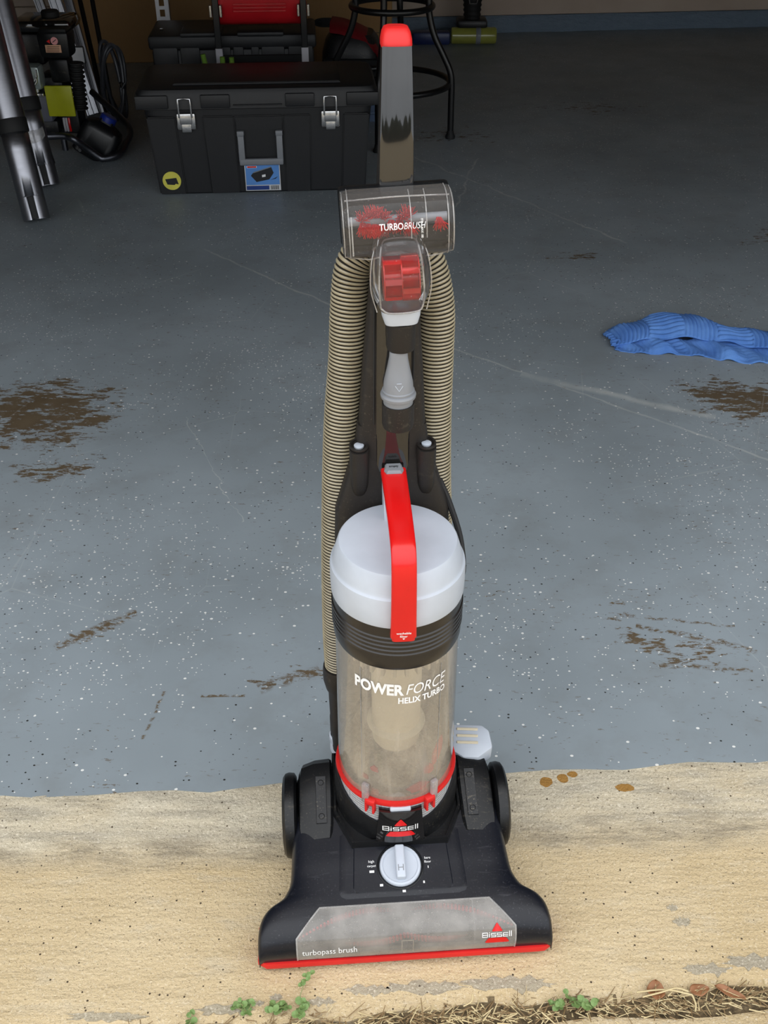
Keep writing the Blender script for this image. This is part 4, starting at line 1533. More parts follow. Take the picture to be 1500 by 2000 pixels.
for k in range(12):
    x = .026 + k * .0024
    w = (.0008, .0014, .0006)[k % 3]
    b.faces.new([b.verts.new(p) for p in ((x, -.1748, .013), (x + w, -.1748, .013), (x + w, -.1748, .027), (x, -.1748, .027))])
obj('barcode', b, PRINTBLK, lab, 0)
bm = BM()
M_ = Matrix.Translation((-.308, -.1772, .052)) @ Matrix.Rotation(R(90), 4, 'X')
lathe(bm, [(.031, -.002), (.031, .0005), (0, .0005)], 36, M_)
stk = obj('round_sticker', bm, YEL, tote)
bm = BM()
prism(bm, [(-.022, .006), (.016, .010), (.022, -.012), (.012, -.010), (.008, -.014), (-.016, -.012)], .0006, .0012, M_)
obj('sticker_picture', bm, PRINTBLK, stk, 0)

# ------------------------------------------------------------------ bar stool
st = thing('bar_stool', 'black metal bar stool with bent legs and two ring stretchers', 'stool', (.03, 4.21, FZ), math.atan2(-.053, .234))
legp = [(.238, 0.012), (.237, .12), (.236, .20), (.228, .25), (.198, .31), (.165, .37), (.146, .43), (.140, .49), (.140, .70)]
leg0 = None
for k in range(4):
    M_ = Matrix.Rotation(R(90 * k), 4, 'Z')
    if leg0 is None:
        bm = BM()
        tube(bm, spline([Vector((r, 0, z)) for r, z in legp], 6), .0125, 12)
        leg0 = lg = obj('leg', bm, STOOLM, st, 40)
        bm = BM()
        lathe(bm, [(0, 0), (.019, 0), (.020, .008), (.015, .018), (.0125, .03), (0, .03)], 16, Matrix.Translation((.238, 0, 0)))
        foot0 = obj('foot_cap', bm, RUBBER, lg)
    else:
        lg = share(leg0, 'leg', st, M_)
        share(foot0, 'foot_cap', lg)
for (r, z, t) in ((.226, .200, .0115), (.152, .470, .0115), (.140, .60, .009)):
    bm = BM()
    tube(bm, [Vector((r * math.cos(2 * math.pi * k / 48), r * math.sin(2 * math.pi * k / 48), z)) for k in range(48)], t, 10, closed=True)
    obj('ring_stretcher', bm, STOOLM, st, 60)
bm = BM()
lathe(bm, [(0, .69), (.16, .69), (.18, .70), (.185, .72), (.18, .745), (.15, .76), (0, .765)], 40)
obj('seat', bm, RUBBER, st, 40)

# ------------------------------------------------------------------ things behind the tote
case = thing('tool_case', 'wide black ribbed tool case on the floor behind the tote', 'case', (-.60, 4.45, FZ), R(4))
bm = BM()
box(bm, -.315, .315, -.15, .15, 0, .30, .012, 2)
obj('body', bm, TOTE, case)
bm = BM()
box(bm, -.325, .325, -.16, .16, .30, .352, .012, 2)
lidc = obj('lid', bm, TOTE, case)
bm = BM(); box(bm, -.20, -.04, -.165, -.03, .345, .362, .006, 2); obj('lid_step', bm, TOTE, lidc)
bm = BM(); box(bm, .02, .20, -.165, -.03, .345, .362, .006, 2); obj('lid_step', bm, TOTE, lidc)
for (x0, x1) in ((-.31, -.215), (-.205, -.13), (-.07, -.01), (.0, .04), (.07, .10), (.11, .20), (.215, .31)):
    bm = BM(); box(bm, x0, x1, -.158, -.145, .215, .318, .004, 2); obj('front_panel', bm, TOTE, case)
for (x0, x1) in ((-.31, -.02), (.02, .31)):
    bm = BM(); box(bm, x0, x1, -.156, -.145, .10, .208, .004, 2); obj('front_panel', bm, TOTE, case)
bm = BM(); box(bm, -.29, -.275, -.05, -.03, .352, .356, .002, 1); obj('screw', bm, STEEL, case)

rt = thing('red_tank', 'rounded red plastic tank on black legs with pale ends above the tool case', 'tank', (-.475, 4.31, FZ), R(4))
bm = BM()
rw = []
for (x, k) in ((-.178, .80), (-.174, .93), (-.165, .99), (-.15, 1), (.15, 1), (.165, .99), (.174, .93), (.178, .80)):
    rw.append([(x, .03 + y * k, .53 + z * k) for y, z in srect(.085, .145, 28, 3)])
loft(bm, rw)
obj('tank_body', bm, REDTANK, rt, 50)
bm = BM()
for k in range(3):
    box(bm, -.10, .10, -.0560 - .001 * k, -.054, .440 + k * .012, .446 + k * .012, .001, 1)
obj('embossed_line', bm, REDTANK, rt)
PALE = plastic('pale_grey_sleeve', c(186, 184, 190), .6)
for sx in (-1, 1):
    bm = BM()
    box(bm, sx * .165 - .012, sx * .165 + .012, -.070, -.056, .225, .70, .002, 1)
    lg = obj('leg', bm, STOOLM, rt)
    bm = BM()
    box(bm, sx * .165 - .0135, sx * .165 + .0135, -.072, -.054, 0.0, .315, .002, 1)
    obj('leg_sleeve', bm, PALE, lg)
    for d in (-1, 1):
        bm = BM()
        box(bm, sx * .165 + d * .019 - .005, sx * .165 + d * .019 + .005, -.074, -.054, .425, .468, .002, 1)
        obj('clip', bm, STEEL, lg)
bm = BM(); box(bm, -.16, .16, -.066, -.058, .262, .290, .002, 1); obj('cross_bar', bm, STOOLM, rt)
bm = BM(); box(bm, -.15, .16, -.068, -.056, .205, .222, .002, 1); obj('cross_bar', bm, ALU, rt)

for i, (px, py, lean, lab_) in enumerate(((395, 106, -9, 'leftmost of three green foam rods behind the tote'), (434, 111, 0, 'middle of three green foam rods behind the tote'), (452, 112, 0, 'rightmost of three green foam rods behind the tote'))):
    p = at(px, py, 4.17)
    rod = thing('foam_rod', lab_, 'rod', (p.x + math.tan(R(lean)) * -p.z * 1.0, 4.17, FZ), group='green foam rods')
    bm = BM()
    tube(bm, [Vector((math.tan(R(lean)) * z, 0, z)) for z in (.08, .12, .16, .2, p.z - FZ)], [.011, .0115, .011, .0115, .0095], 12)
    obj('sleeve', bm, GREENF, rod)
    bm = BM()
    tube(bm, [Vector((math.tan(R(lean)) * z, 0, z)) for z in (0, .1)], .006, 8)
    obj('core', bm, STEEL, rod)

bag = thing('power_tool', 'black machine with dark red top between the tool case and cardboard box', 'machine', (-.135, 4.66, FZ), R(-2))
bm = BM()
rw = []
for (z, wx, wy) in ((0, .10, .10), (.02, .118, .115), (.13, .128, .12), (.22, .124, .12), (.27, .110, .11), (.295, .09, .09)):
    rw.append([(x, y, z) for x, y in srect(wx, wy, 32, 3.5)])
loft(bm, rw)
obj('body', bm, BLKDUST, bag, 45)
bm = BM()
rw = []
for (x, zt) in ((-.085, .392), (-.04, .386), (.01, .372), (.06, .350), (.105, .312), (.128, .262)):
    rw.append([(x, -.098, zt - .085), (x, -.104, zt - .07), (x, -.075, zt - .05), (x, .06, zt - .05), (x, .09, zt - .10)])
loft(bm, rw)
obj('top_cover', bm, DKRED, bag, 40)
for k in range(4):
    bm = BM(); box(bm, -.122 + .002 * k, .12, -.126, -.116, .05 + k * .045, .078 + k * .045, .004, 1); obj('side_vent', bm, BLK, bag)

cb = thing('cardboard_box', 'brown cardboard box with oval hand hole standing behind the bar stool', 'box', (-.17, 5.22, FZ), R(3))
bm = BM()
box(bm, -.26, .20, -.14, .14, 0, .55, .004, 1)
obj('box_body', bm, CARD, cb)
bm = BM()
M_ = Matrix.Translation((-.095, -.1405, .252)) @ Matrix.Rotation(R(90), 4, 'X')
prism(bm, [(x, y) for x, y in srect(.062, .020, 24, 2.6)], -.001, .002, M_)
hh = obj('hand_hole', bm, RUBBER, cb)
for dx in (-.035, .035):
    bm = BM(); lathe(bm, [(.012, .002), (.010, .004), (0, .0045)], 14, M_ @ Matrix.Translation((dx, 0, 0))); obj('hand_hole_button', bm, BLK, hh)
bm = BM()
for k in range(9):
    box(bm, .035, .075 + .012 * ((k * 5) % 3), -.1412, -.1402, .045 + k * .0145, .0475 + k * .0145)
box(bm, .035, .14, -.1412, -.1402, .205, .208)
obj('printed_lines', bm, PRINTBLK, cb, 0)['kind'] = 'stuff'
bm = BM(); box(bm, -.262, .202, -.02, .02, .545, .553); obj('tape', bm, BEIGE, cb)

cb2 = thing('cardboard_box', 'wide dark brown cardboard box against the back wall behind the coiled hose', 'box', (-1.02, 5.58, FZ), R(5))
bm = BM(); box(bm, -.60, .62, -.12, .12, 0, .80, .004, 1); obj('box_body', bm, CARD, cb2)
bm = BM(); box(bm, -.602, .622, -.03, .03, .79, .803); obj('tape', bm, BEIGE, cb2)
bm = BM(); box(bm, -.602, .30, -.1215, -.119, .40, .404); obj('flap_seam', bm, BRNBLK, cb2)

post = thing('slotted_post', 'slotted steel shelf post rising behind the tool case', 'post', (at(318, 30, 4.9).x, 4.9, FZ), R(4))
bm = BM()
for sx in (-1, 1):
    box(bm, sx * .019 - .008, sx * .019 + .008, -.002, .002, 0, 1.1)
for k in range(27):
    box(bm, -.012, .012, -.002, .002, .0 + k * .042, .014 + k * .042)
obj('perforated_face', bm, ALU, post, 0)
bm = BM(); box(bm, .026, .030, -.002, .045, 0, 1.1); obj('side_flange', bm, ALU, post, 0)

bb = thing('blue_bin', 'low blue grey plastic bin on the floor behind the stool leg', 'bin', (-.04, 4.45, FZ), R(4))
bm = BM()
rw = []
for (z, k) in ((0, .9), (.07, 1.0), (.072, 1.04), (.084, 1.04), (.088, 1.0)):
    rw.append([(x * k, y * k, z) for x, y in srect(.085, .062, 28, 6)])
loft(bm, rw)
BLUEG = plastic('blue_grey_plastic', c(88, 106, 134), .45)
obj('bin_body', bm, BLUEG, bb, 40)
bm = BM(); box(bm, -.08, .08, -.066, -.058, .03, .042, .003, 1); obj('bin_rim', bm, BLUEG, bb)

# ------------------------------------------------------------------ stick vacuum by the back wall
sv = thing('stick_vacuum', 'cordless stick vacuum with olive green roller head by the back wall', 'vacuum cleaner', (.47, 5.87, FZ), R(0))
OLIVE = plastic('olive_translucent', c(150, 152, 70), .2, coat=.5)
bm = BM()
lathe(bm, [(0, -.115), (.036, -.115), (.041, -.110), (.041, .115), (.036, .123), (0, .123)], 32, Matrix.Translation((0, 0, .042)) @ Matrix.Rotation(R(90), 4, 'Y'))
obj('roller_cover', bm, OLIVE, sv)
bm = BM()
lathe(bm, [(.0415, -.005), (.0425, -.003), (.0425, .018), (.0415, .02)], 32, Matrix.Translation((0.02, 0, .042)) @ Matrix.Rotation(R(90), 4, 'Y'))
obj('roller_band', bm, GREYP, sv)
bm = BM()
box(bm, -.32, -.12, -.03, .05, .0, .062, .012, 2)
obj('side_head', bm, plastic('navy_plastic', c(30, 44, 92), .35), sv)
bm = BM()
box(bm, -.085, .075, -.012, .11, .068, .118, .014, 2)
obj('head_hood', bm, BLK, sv)
bm = BM()
pth = [Vector((-.005, .045 + .02 * t, .11 + .17 * t)) for t in [k / 30 for k in range(31)]]
tube(bm, pth, [.040 + (.004 if k % 4 < 2 else 0) + .0004 * k for k in range(31)], 24)
obj('neck_bellows', bm, RUBBER, sv, 50)
bm = BM()
tube(bm, [Vector((-.005, .065, .27)), Vector((-.005, .09, .6)), Vector((-.005, .13, 1.05))], .024, 20)
obj('wand', bm, BLK, sv)
bm = BM()
tube(bm, [Vector((-.032, .004, .235)), Vector((-.022, .0, .195)), Vector((.012, .0, .195)), Vector((.022, .004, .235))], .0035, 8)
obj('wire_loop', bm, STEEL, sv)

# ------------------------------------------------------------------ silver tubes leaning at the left
def silver_tube(label, bot, px_mid, length, r, band_d, slot_az):
    d = (Vector(px_mid) - Vector(bot)).normalized()
    q = Vector((0, 0, 1)).rotation_difference(d)
    t = thing('silver_tube', label, 'tube', bot, group='silver tubes at the left', rot=q.to_euler())
    bm = BM()
    zs = [0, .001, .072, .074] + [band_d * k / 4 for k in range(1, 5)]
    N = 48
    rows_ = []
    for z in zs:
        rows_.append([bm.verts.new((r * math.cos(2 * math.pi * i / N), r * math.sin(2 * math.pi * i / N), z)) for i in range(N)])
    for j in range(len(zs) - 1):
        for i in range(N):
            a = 2 * math.pi * (i + .5) / N
            da = (a - slot_az + math.pi) % (2 * math.pi) - math.pi
            if zs[j + 1] <= .0725 and abs(da) < .27:
                continue
            bm.faces.new((rows_[j][i], rows_[j][(i + 1) % N], rows_[j + 1][(i + 1) % N], rows_[j + 1][i]))
    lo = obj('lower_section', bm, TUBEM, t, 40)
    sm = lo.modifiers.new('wall', 'SOLIDIFY'); sm.thickness = .003; sm.offset = -1
    bm = BM()
    lathe(bm, [(r * .88, .004), (r * .88, band_d)], 32)
    obj('slot_shade_sleeve', bm, RUBBER, t, 40)  # added dark sleeve, stands in for the shade inside the slotted tube
    bm = BM()
    lathe(bm, [(r * .9, band_d - .02), (r * 1.09, band_d - .02), (r * 1.12, band_d - .017), (r * 1.12, band_d + .018), (r * 1.08, band_d + .022)], N)
    obj('rubber_band', bm, RUBBER, t, 40)
    bm = BM()
    lathe(bm, [(r * 1.06, band_d + .01), (r * 1.06, length), (r * .9, length), (r * .9, band_d + .01)], N)
    obj('upper_section', bm, TUBEM, t, 40)
    return t
b1 = (-1.119, 3.225, FZ + .010)
t1 = silver_tube('nearer silver metal tube with black band and slotted end at far left', b1, at(32, 275, 3.30), 1.25, .042, .285, R(-72))
b2 = (-1.172, 3.56, FZ + .010)
t2 = silver_tube('farther silver metal tube with slotted end leaning beside the green engine', b2, at(54, 212, 3.63), 1.25, .041, .265, R(-72))
# loose clear wrap hanging on the farther tube
bm = BM()
rw = []
for k in range(9):
    t = k / 8
    z = .16 + .13 * t
    rw.append([((.0395 + .004 * math.sin(t * 9)) * math.cos(a), (.0395 + .004 * math.sin(t * 7)) * math.sin(a), z + .03 * math.sin(a)) for a in [R(-150 + 130 * i / 10) for i in range(11)]])
loft(bm, rw, closed=False, cap=False)
obj('torn_wrap', bm, CLEARRIM, t2, 60)

# ------------------------------------------------------------------ engine-driven washer behind the tubes
YW = 3.86
org = at(95, 265, YW)
pw = thing('pressure_washer', 'black engine machine with lime green panel and gunmetal frame behind silver tubes', 'engine', (org.x, YW, FZ))
def lp(px, py, Y=YW):
    p = at(px, py, Y)
    return Vector((p.x - org.x, Y - YW, p.z - FZ))
def pbox(name, x0, x1, y0, y1, Y, dep, mat, parent, bev=.006, taper=None):
    a, b = lp(x0, y1, Y), lp(x1, y0, Y)
    bm = BM()
    box(bm, a.x, b.x, a.y, a.y + dep, a.z, b.z, bev, 2, taper=taper)
    return obj(name, bm, mat, parent)
tank = pbox('fuel_tank', 22, 134, 40, 66, YW + .02, .17, GLOSSBLK, pw, .018)
p = lp(100, 40, YW + .1)
bm = BM()
lathe(bm, [(.034, -.004), (.036, 0), (.036, .004), (.031, .006), (.031, .030), (.027, .034), (0, .035)], 28, Matrix.Translation(p))
fc = obj('fuel_cap', bm, RUBBER, pw)
bm = BM(); lathe(bm, [(.0345, .004), (.037, .005), (.037, .008), (.032, .009)], 28, Matrix.Translation(p)); obj('cap_ring', bm, STEEL, fc)
pbox('engine_cowl', 26, 78, 66, 128, YW + .05, .15, BLK, pw, .012)
af = pbox('air_filter_cover', 77, 131, 64, 116, YW - .03, .10, BLK, pw, .012, taper=.92)
pbox('filter_lip', 74, 128, 56, 68, YW - .035, .10, BLK, af, .010)
# warning stickers
for (x0, x1, y0, y1, m, nm) in ((90, 118, 88, 103, plastic('peach_label', c(206, 160, 128), .6, gs=0), 'warning_label'),):
    pbox(nm, x0, x1, y0, y1, YW - .0325, .003, m, af, .0004)
bm = BM()
for k in range(4):
    a = lp(92, 91 + k * 3.2, YW - .0334); b_ = lp(116, 91.9 + k * 3.2, YW - .0334)
    box(bm, a.x, b_.x, a.y, a.y + .0006, b_.z, a.z)
obj('label_print', bm, PRINTBLK, af, 0)['kind'] = 'stuff'
p = lp(106, 80, YW - .033)
bm = BM(); lathe(bm, [(.0125, 0), (.0125, .001), (0, .001)], 24, Matrix.Translation(p) @ Matrix.Rotation(R(90), 4, 'X')); rd = obj('round_label', bm, plastic('pink_label', c(216, 150, 150), .6, gs=0), af)
bm = BM(); box(bm, -.008, .008, -.0012, .0012, .001, .0016, M=Matrix.Translation(p) @ Matrix.Rotation(R(90), 4, 'X') @ Matrix.Rotation(R(35), 4, 'Z')); obj('label_symbol', bm, PRINTBLK, rd, 0)
p = lp(95, 81, YW - .033)
bm = BM(); prism(bm, [(-.008, 0), (.004, -.007), (.004, .007)], 0, .0012, Matrix.Translation(p) @ Matrix.Rotation(R(90), 4, 'X')); obj('arrow_label', bm, RED, af, 0)
pbox('intake_neck', 101, 131, 116, 163, YW - .01, .08, BLK, pw, .010)
ec = pbox('engine_cover', 34, 74, 130, 178, YW - .05, .07, plastic('cast_alloy', c(176, 188, 184), .35, metal=.6), pw, .014)
for k in range(2):
    bm = BM()
    tube(bm, [lp(x, y + 9 * k, YW - .052) for x, y in ((48, 168), (58, 168), (66, 160), (72, 150), (70, 136))], .0035, 6)
    obj('cover_rib', bm, STEEL, ec)
bm = BM(); lathe(bm, [(.007, 0), (.006, .006), (0, .006)], 10, Matrix.Translation(lp(73, 177, YW - .05)) @ Matrix.Rotation(R(90), 4, 'X')); obj('bolt', bm, STEEL, ec)
CAST = plastic('grey_cast', c(98, 100, 112), .45)
pbox('engine_block', 58, 95, 186, 240, YW - .03, .12, CAST, pw, .012)
pbox('block_plate', 60, 84, 183, 190, YW - .045, .10, STEEL, pw, .003)
pbox('crankcase', 78, 120, 150, 190, YW + .0, .12, BLKDUST, pw, .014)
pbox('side_panel', 96, 138, 168, 228, YW - .035, .012, LIME, pw, .004)
bm = BM()
pth = [lp(148 + .6 * k * .4, 122 + k * 2.2, YW + .02) for k in range(42)]
tube(bm, pth, [.021 + (.006 if k % 4 < 2 else 0) for k in range(42)], 16)
obj('ribbed_duct', bm, RUBBER, pw, 50)
pbox('pump', 112, 150, 205, 262, YW + .04, .10, BLKDUST, pw, .012)
pbox('lower_block', 82, 112, 236, 262, YW - .01, .1, BLKDUST, pw, .008)
for (x, m) in ((124, PALE), (129, PALE), (134, RED)):
    bm = BM()
    tube(bm, spline([lp(x, 230, YW - .02), lp(x + 2, 243, YW - .025), lp(x + 5, 256, YW - .02)], 5), .0042, 8)
    obj('wire', bm, m, pw)
# tubular frame: along the bottom, kinks down to the floor at the right, returns behind
FR_ = [lp(70, 268, YW - .06), lp(100, 266, YW - .06), lp(128, 266, YW - .06), lp(145, 273, YW - .07)]
e0 = Vector((lp(205, 316, 3.84).x, lp(205, 316, 3.84).y, .017))
FR_ += [lp(170, 290, 3.82), lp(192, 306, 3.835), e0, Vector((e0.x + .045, e0.y + .03, .022)), Vector((e0.x + .062, e0.y + .09, .04)), Vector((e0.x + .055, e0.y + .2, .08)), Vector((e0.x - .1, e0.y + .34, .17))]
bm = BM()
tube(bm, spline(FR_, 7), .0125, 14)
obj('frame_tube', bm, GUN, pw, 60)
bm = BM()
tube(bm, spline([lp(60, 268, YW - .06), lp(30, 262, YW - .05), lp(5, 262, YW), lp(0, 255, YW + .1)], 6), .0125, 12)
obj('frame_tube', bm, GUN, pw, 60)
for (x, y) in ((30, .02), (100, .14), (30, .16)):
    a = lp(x, 262, YW)
    bm = BM(); tube(bm, [Vector((a.x, y, .0)), Vector((a.x, y, a.z + .04))], .011, 10); obj('frame_foot', bm, GUN, pw)
bm = BM(); lathe(bm, [(.006, 0), (.006, .01), (0, .01)], 10, Matrix.Translation(lp(157, 292, 3.80)) @ Matrix.Rotation(R(90), 4, 'X')); obj('frame_bolt', bm, STEEL, pw)

db = thing('detergent_bottle', 'dark smoky bottle with blue screw cap tilted on the engine frame', 'bottle', at(185, 290, 3.92), rot=(R(-8), R(32), 0))
SMK = plastic('smoky_bottle', c(20, 21, 24), .35, coat=.0)
bm = BM()
rw = []
for (z, wx, wy) in ((-.03, .068, .05), (-.024, .074, .055), (.07, .074, .055), (.090, .066, .05), (.102, .040, .034), (.106, .026, .026), (.118, .026, .026)):
    rw.append([(x, y, z) for x, y in srect(wx, wy, 32, 5)])
loft(bm, rw)
obj('bottle_body', bm, SMK, db, 40)
bm = BM()
lathe(bm, [(.030, .112), (.030, .130), (.027, .134), (0, .135)], 24)
obj('screw_cap', bm, BLUEP, db)
bm = BM(); box(bm, -.05, .0, -.058, -.05, -.014, .0, .002, 1); obj('bottle_bracket', bm, BLK, db)

# coiled hose, ladder and poles further back
ch = thing('coiled_hose', 'dark coil of stiff hose standing on edge left of the tote', 'hose', at(232, 236, 4.35) * Vector((1, 1, 0)) if False else (at(232, 236, 4.38).x, 4.38, FZ), R(10))
for k, (w, h, dy, tl) in enumerate(((.040, .155, 0, 4), (.026, .150, .015, -3), (.046, .140, .03, 8), (.034, .16, .045, -7))):
    bm = BM()
    path = [Vector((w * math.cos(a) + math.sin(R(tl)) * h * math.sin(a), dy + .02 * math.sin(a * 2), .155 + h * math.sin(a) * .93)) for a in [2 * math.pi * i / 40 for i in range(40)]]
    tube(bm, path, .0075, 8, closed=True)
    obj('hose_loop', bm, plastic('dark_hose', c(70, 72, 78), .3) if k == 0 else bpy.data.materials['dark_hose'], ch, 60)

ld = thing('folding_ladder', 'folded aluminium ladder leaning behind the engine', 'ladder', (at(150, 190, 4.5).x, 4.5, FZ))
def rail(name, px0, px1, w, parent, o, Y0=4.5, Y1=4.62, mat=ALU, ztop=1.3):
    a = at(px1, 200, Y0); b_ = at(px0, 0, Y1)
    a.z = max(a.z, 0)
    d = (b_ - a)
    base = a - d * (a.z - FZ) / d.z
    top = base + d * (ztop / d.z)
    q = Vector((0, 0, 1)).rotation_difference(d.normalized())
    M_ = Matrix.Translation(base - o) @ q.to_matrix().to_4x4()
    L_ = (top - base).length
    bm = BM()
    box(bm, -w, w, -.010, .010, 0.004, L_, .002, 1, M_)
    r_ = obj(name, bm, mat, parent, 30)
    for s in (-1, 0, 1):
        bm = BM()
        box(bm, s * w * .85 - .0035, s * w * .85 + .0035, -.016, -.008, 0.004, L_, .001, 1, M_)
        obj('rail_flange', bm, mat, r_, 30)
    return M_
o_ = ld.location.copy()
MA = rail('rail', 76, 150, .018, ld, o_)
rail('rail', 108, 176, .026, ld, o_, 4.5, 4.6)
MC = rail('rail', 134, 192, .016, ld, o_, 4.52, 4.66)
for k in range(4):
    bm = BM()
    z = .30 + k * .28
    tube(bm, [MA @ Vector((0, .012, z)), MC @ Vector((0, .012, z))], .010, 8)
    obj('rung', bm, ALU, ld)
p = at(152, 108, 4.44)
bm = BM(); box(bm, p.x - o_.x - .03, p.x - o_.x + .03, -.07, -.055, p.z - FZ - .03, p.z - FZ + .035, .004, 1); obj('hinge_plate', bm, ALU, ld)
for i, (x0, x1, lab_) in enumerate(((156, 190, 'dark slim pole leaning nearest the folded ladder'), (180, 208, 'dark slim pole leaning nearest the coiled hose'))):
    a = at(x1, 150, 4.6); b_ = at(x0, 0, 4.75); d = b_ - a
    base = a - d * (a.z - FZ - .003) / d.z
    bm = BM(); tube(bm, [Vector((0, 0, 0)), d * (1.2 / d.z)], .010, 10)
    po = obj('pole', bm, STOOLM, None, 40, base)
    tag(po, lab_, 'pole', 'dark leaning poles')

# ------------------------------------------------------------------ blue towel
def _towel():
    g = NG('blue_terry_cloth')
    v = g.noise(500, 3)
    col = g.mix(g.ramp(g.noise(18, 4), .35, .7), c(84, 128, 200), c(106, 152, 220))
    col = g.mix(g.ramp(g.noise(11, 5), .66, .8, 0, .4), col, c(96, 110, 140))
    return g.end(g.bsdf(col, .95, 0, g.bump(v, .6, .002), spec=.1))
TOWM = _towel()
def curve1(tab, x):
    for (a, va), (b_, vb) in zip(tab, tab[1:]):
        if x <= b_:
            t = (x - a) / (b_ - a); t = t * t * (3 - 2 * t)
            return va + (vb - va) * t
    return tab[-1][1]
bm = BM()
def sheet(x0, x1, yf, yb, zf, nx=240, ny=44, ribs=.0022):
    vr = []
    for i in range(nx + 1):
        x = x0 + (x1 - x0) * i / nx
        row = []
        for j in range(ny + 1):
            t = j / ny
            y = curve1(yf, x) + (curve1(yb, x) - curve1(yf, x)) * t
            z = zf(x, t)
            seg_ = int((x - .5) / .085)
            ph = (y * 520) if seg_ % 2 == 0 else (x * 620)
            z += ribs * math.sin(ph) * (0 if t in (0, 1) else 1)
            row.append(bm.verts.new((x + .006 * math.sin(t * 5), y, max(z, FZ + .0015))))
        vr.append(row)
    for i in range(nx):
        for j in range(ny):
            bm.faces.new((vr[i][j], vr[i + 1][j], vr[i + 1][j + 1], vr[i][j + 1]))
hump = [(.56, .006), (.62, .022), (.70, .040), (.78, .046), (.86, .030), (.95, .022), (1.05, .030), (1.25, .012)]
YF = [(.56, 2.335), (.60, 2.342), (.70, 2.350), (.80, 2.345), (.86, 2.335), (.92, 2.320), (1.0, 2.29), (1.25, 2.28)]
YB = [(.56, 2.410), (.62, 2.445), (.70, 2.475), (.78, 2.475), (.86, 2.43), (.92, 2.415), (1.0, 2.415), (1.25, 2.40)]
sheet(.572, 1.22, YF, YB, lambda x, t: FZ + .004 + curve1(hump, x) * (.45 + .75 * math.sin(min(1, t * 1.25) * 2.2) * (1 - t) ** .25 * (1 if t < .99 else 0)) * (1 - max(0, (t - .75) * 3.6)) + .004 * math.sin(x * 60 + t * 3))
YF2 = [(.575, 2.325), (.66, 2.305), (.74, 2.302), (.80, 2.290), (.84, 2.270), (.90, 2.255), (.96, 2.258), (1.25, 2.25)]
YB2 = [(.59, 2.36), (.70, 2.37), (.80, 2.37), (.90, 2.36), (1.25, 2.34)]
sheet(.580, 1.22, YF2, YB2, lambda x, t: FZ + .003 + .010 * t + .017 * max(0, math.sin(x * 38 + .3 + t * .8)) * (1 - abs(t - .30)) * min(1, t * 6) + .004 * math.sin(x * 90 + t * 4), 240, 24, .0012)
tw = obj('towel', bm, TOWM, None, 80)
tag(tw, 'crumpled blue ribbed towel lying on the garage floor', 'towel')
sm = tw.modifiers.new('thickness', 'SOLIDIFY'); sm.thickness = .0028; sm.offset = 1

# ------------------------------------------------------------------ weeds, dry leaves and straw in the joint
def gp(px, py):
    a, b = (px - 750) / 2000, -(py - 1000) / 2000
    rz = -math.sin(R(36)) + b * math.cos(R(36))
    t = -1.2 / rz
    return Vector((a * t, (math.cos(R(36)) + b * math.sin(R(36))) * t, 0))
def _leafm(name, a, b):
    g = NG(name)
    return g.end(g.bsdf(g.mix(g.noise(60, 3), a, b), .6))
WEEDM = _leafm('weed_green', c(92, 122, 62), c(134, 158, 96))
STEMM = _leafm('weed_stem', c(128, 134, 82), c(150, 150, 104))
DRYM = _leafm('dry_leaf_brown', c(128, 82, 52), c(160, 112, 74))
STRAWM = _leafm('straw', c(186, 164, 116), c(214, 198, 156))
DARKSTRAW = _leafm('dark_straw', c(110, 88, 58), c(150, 124, 84))
bm = BM()
pts = [(0, 0), (.0022, .0012), (.0034, .0038), (.0026, .0066), (0, .0078), (-.0026, .0066), (-.0034, .0038), (-.0022, .0012)]
ctr = bm.verts.new((0, .004, .0004))
vs = [bm.verts.new((x, y, .0010 * (abs(x) / .0034) ** 2 + .0005 * math.sin(y * 600))) for x, y in pts]
for i in range(8): bm.faces.new((ctr, vs[i], vs[(i + 1) % 8]))
LEAFME = bpy.data.meshes.new('leaf'); bm.to_mesh(LEAFME); bm.free(); LEAFME.materials.append(WEEDM)
def weed(px, py, n, spread, label, tall=.01, seed=0):
    rr = random.Random(seed)
    p = gp(px, py); p.z = -.003
    w = thing('weed', label, 'weed', p, group='weeds in the concrete joint')
    for k in range(max(2, n // 5)):
        a = rr.uniform(0, 6.28)
        e = Vector((math.cos(a) * spread * rr.uniform(.4, 1), math.sin(a) * spread * .45, tall * rr.uniform(.6, 1.3)))
        bm = BM()
        tube(bm, spline([Vector((0, 0, 0)), e * .5 + Vector((0, 0, tall * .4)), e], 3), .0006, 5)
        obj('stem', bm, STEMM, w)
        m = max(3, n // max(2, n // 5))
        for i in range(m):
            t = (i + .7) / m
            q = e * t + Vector((rr.uniform(-.003, .003), rr.uniform(-.003, .003), tall * .4 * 4 * t * (1 - t) * .5 + .001))
            o = bpy.data.objects.new('leaf', LEAFME); COL.objects.link(o); o.parent = w
            o.location = q
            o.rotation_euler = (rr.uniform(-.1, .8), rr.uniform(-.4, .4), rr.uniform(0, 6.28))
            s = rr.uniform(.8, 1.35)
            o.scale = (s, s, s)
weed(482, 1976, 20, .020, 'leafy green weed, leftmost large clump in the joint', .012, 1)
weed(536, 1972, 20, .018, 'leafy green weed between two other weeds below the red bumper', .012, 2)
weed(588, 1978, 18, .018, 'leafy green weed at the foot of the tall sprig', .010, 3)
weed(375, 1994, 5, .008, 'tiny green weed at the bottom edge, farthest left', .008, 4)
weed(1088, 1966, 10, .010, 'small green weed, left one of the pair right of the bumper', .010, 5)
weed(1150, 1962, 12, .012, 'small green weed, right one of the pair nearest the dry leaves', .010, 6)
weed(1118, 1956, 8, .010, 'flat green weed sprouting behind a pair of small weeds', .008, 7)
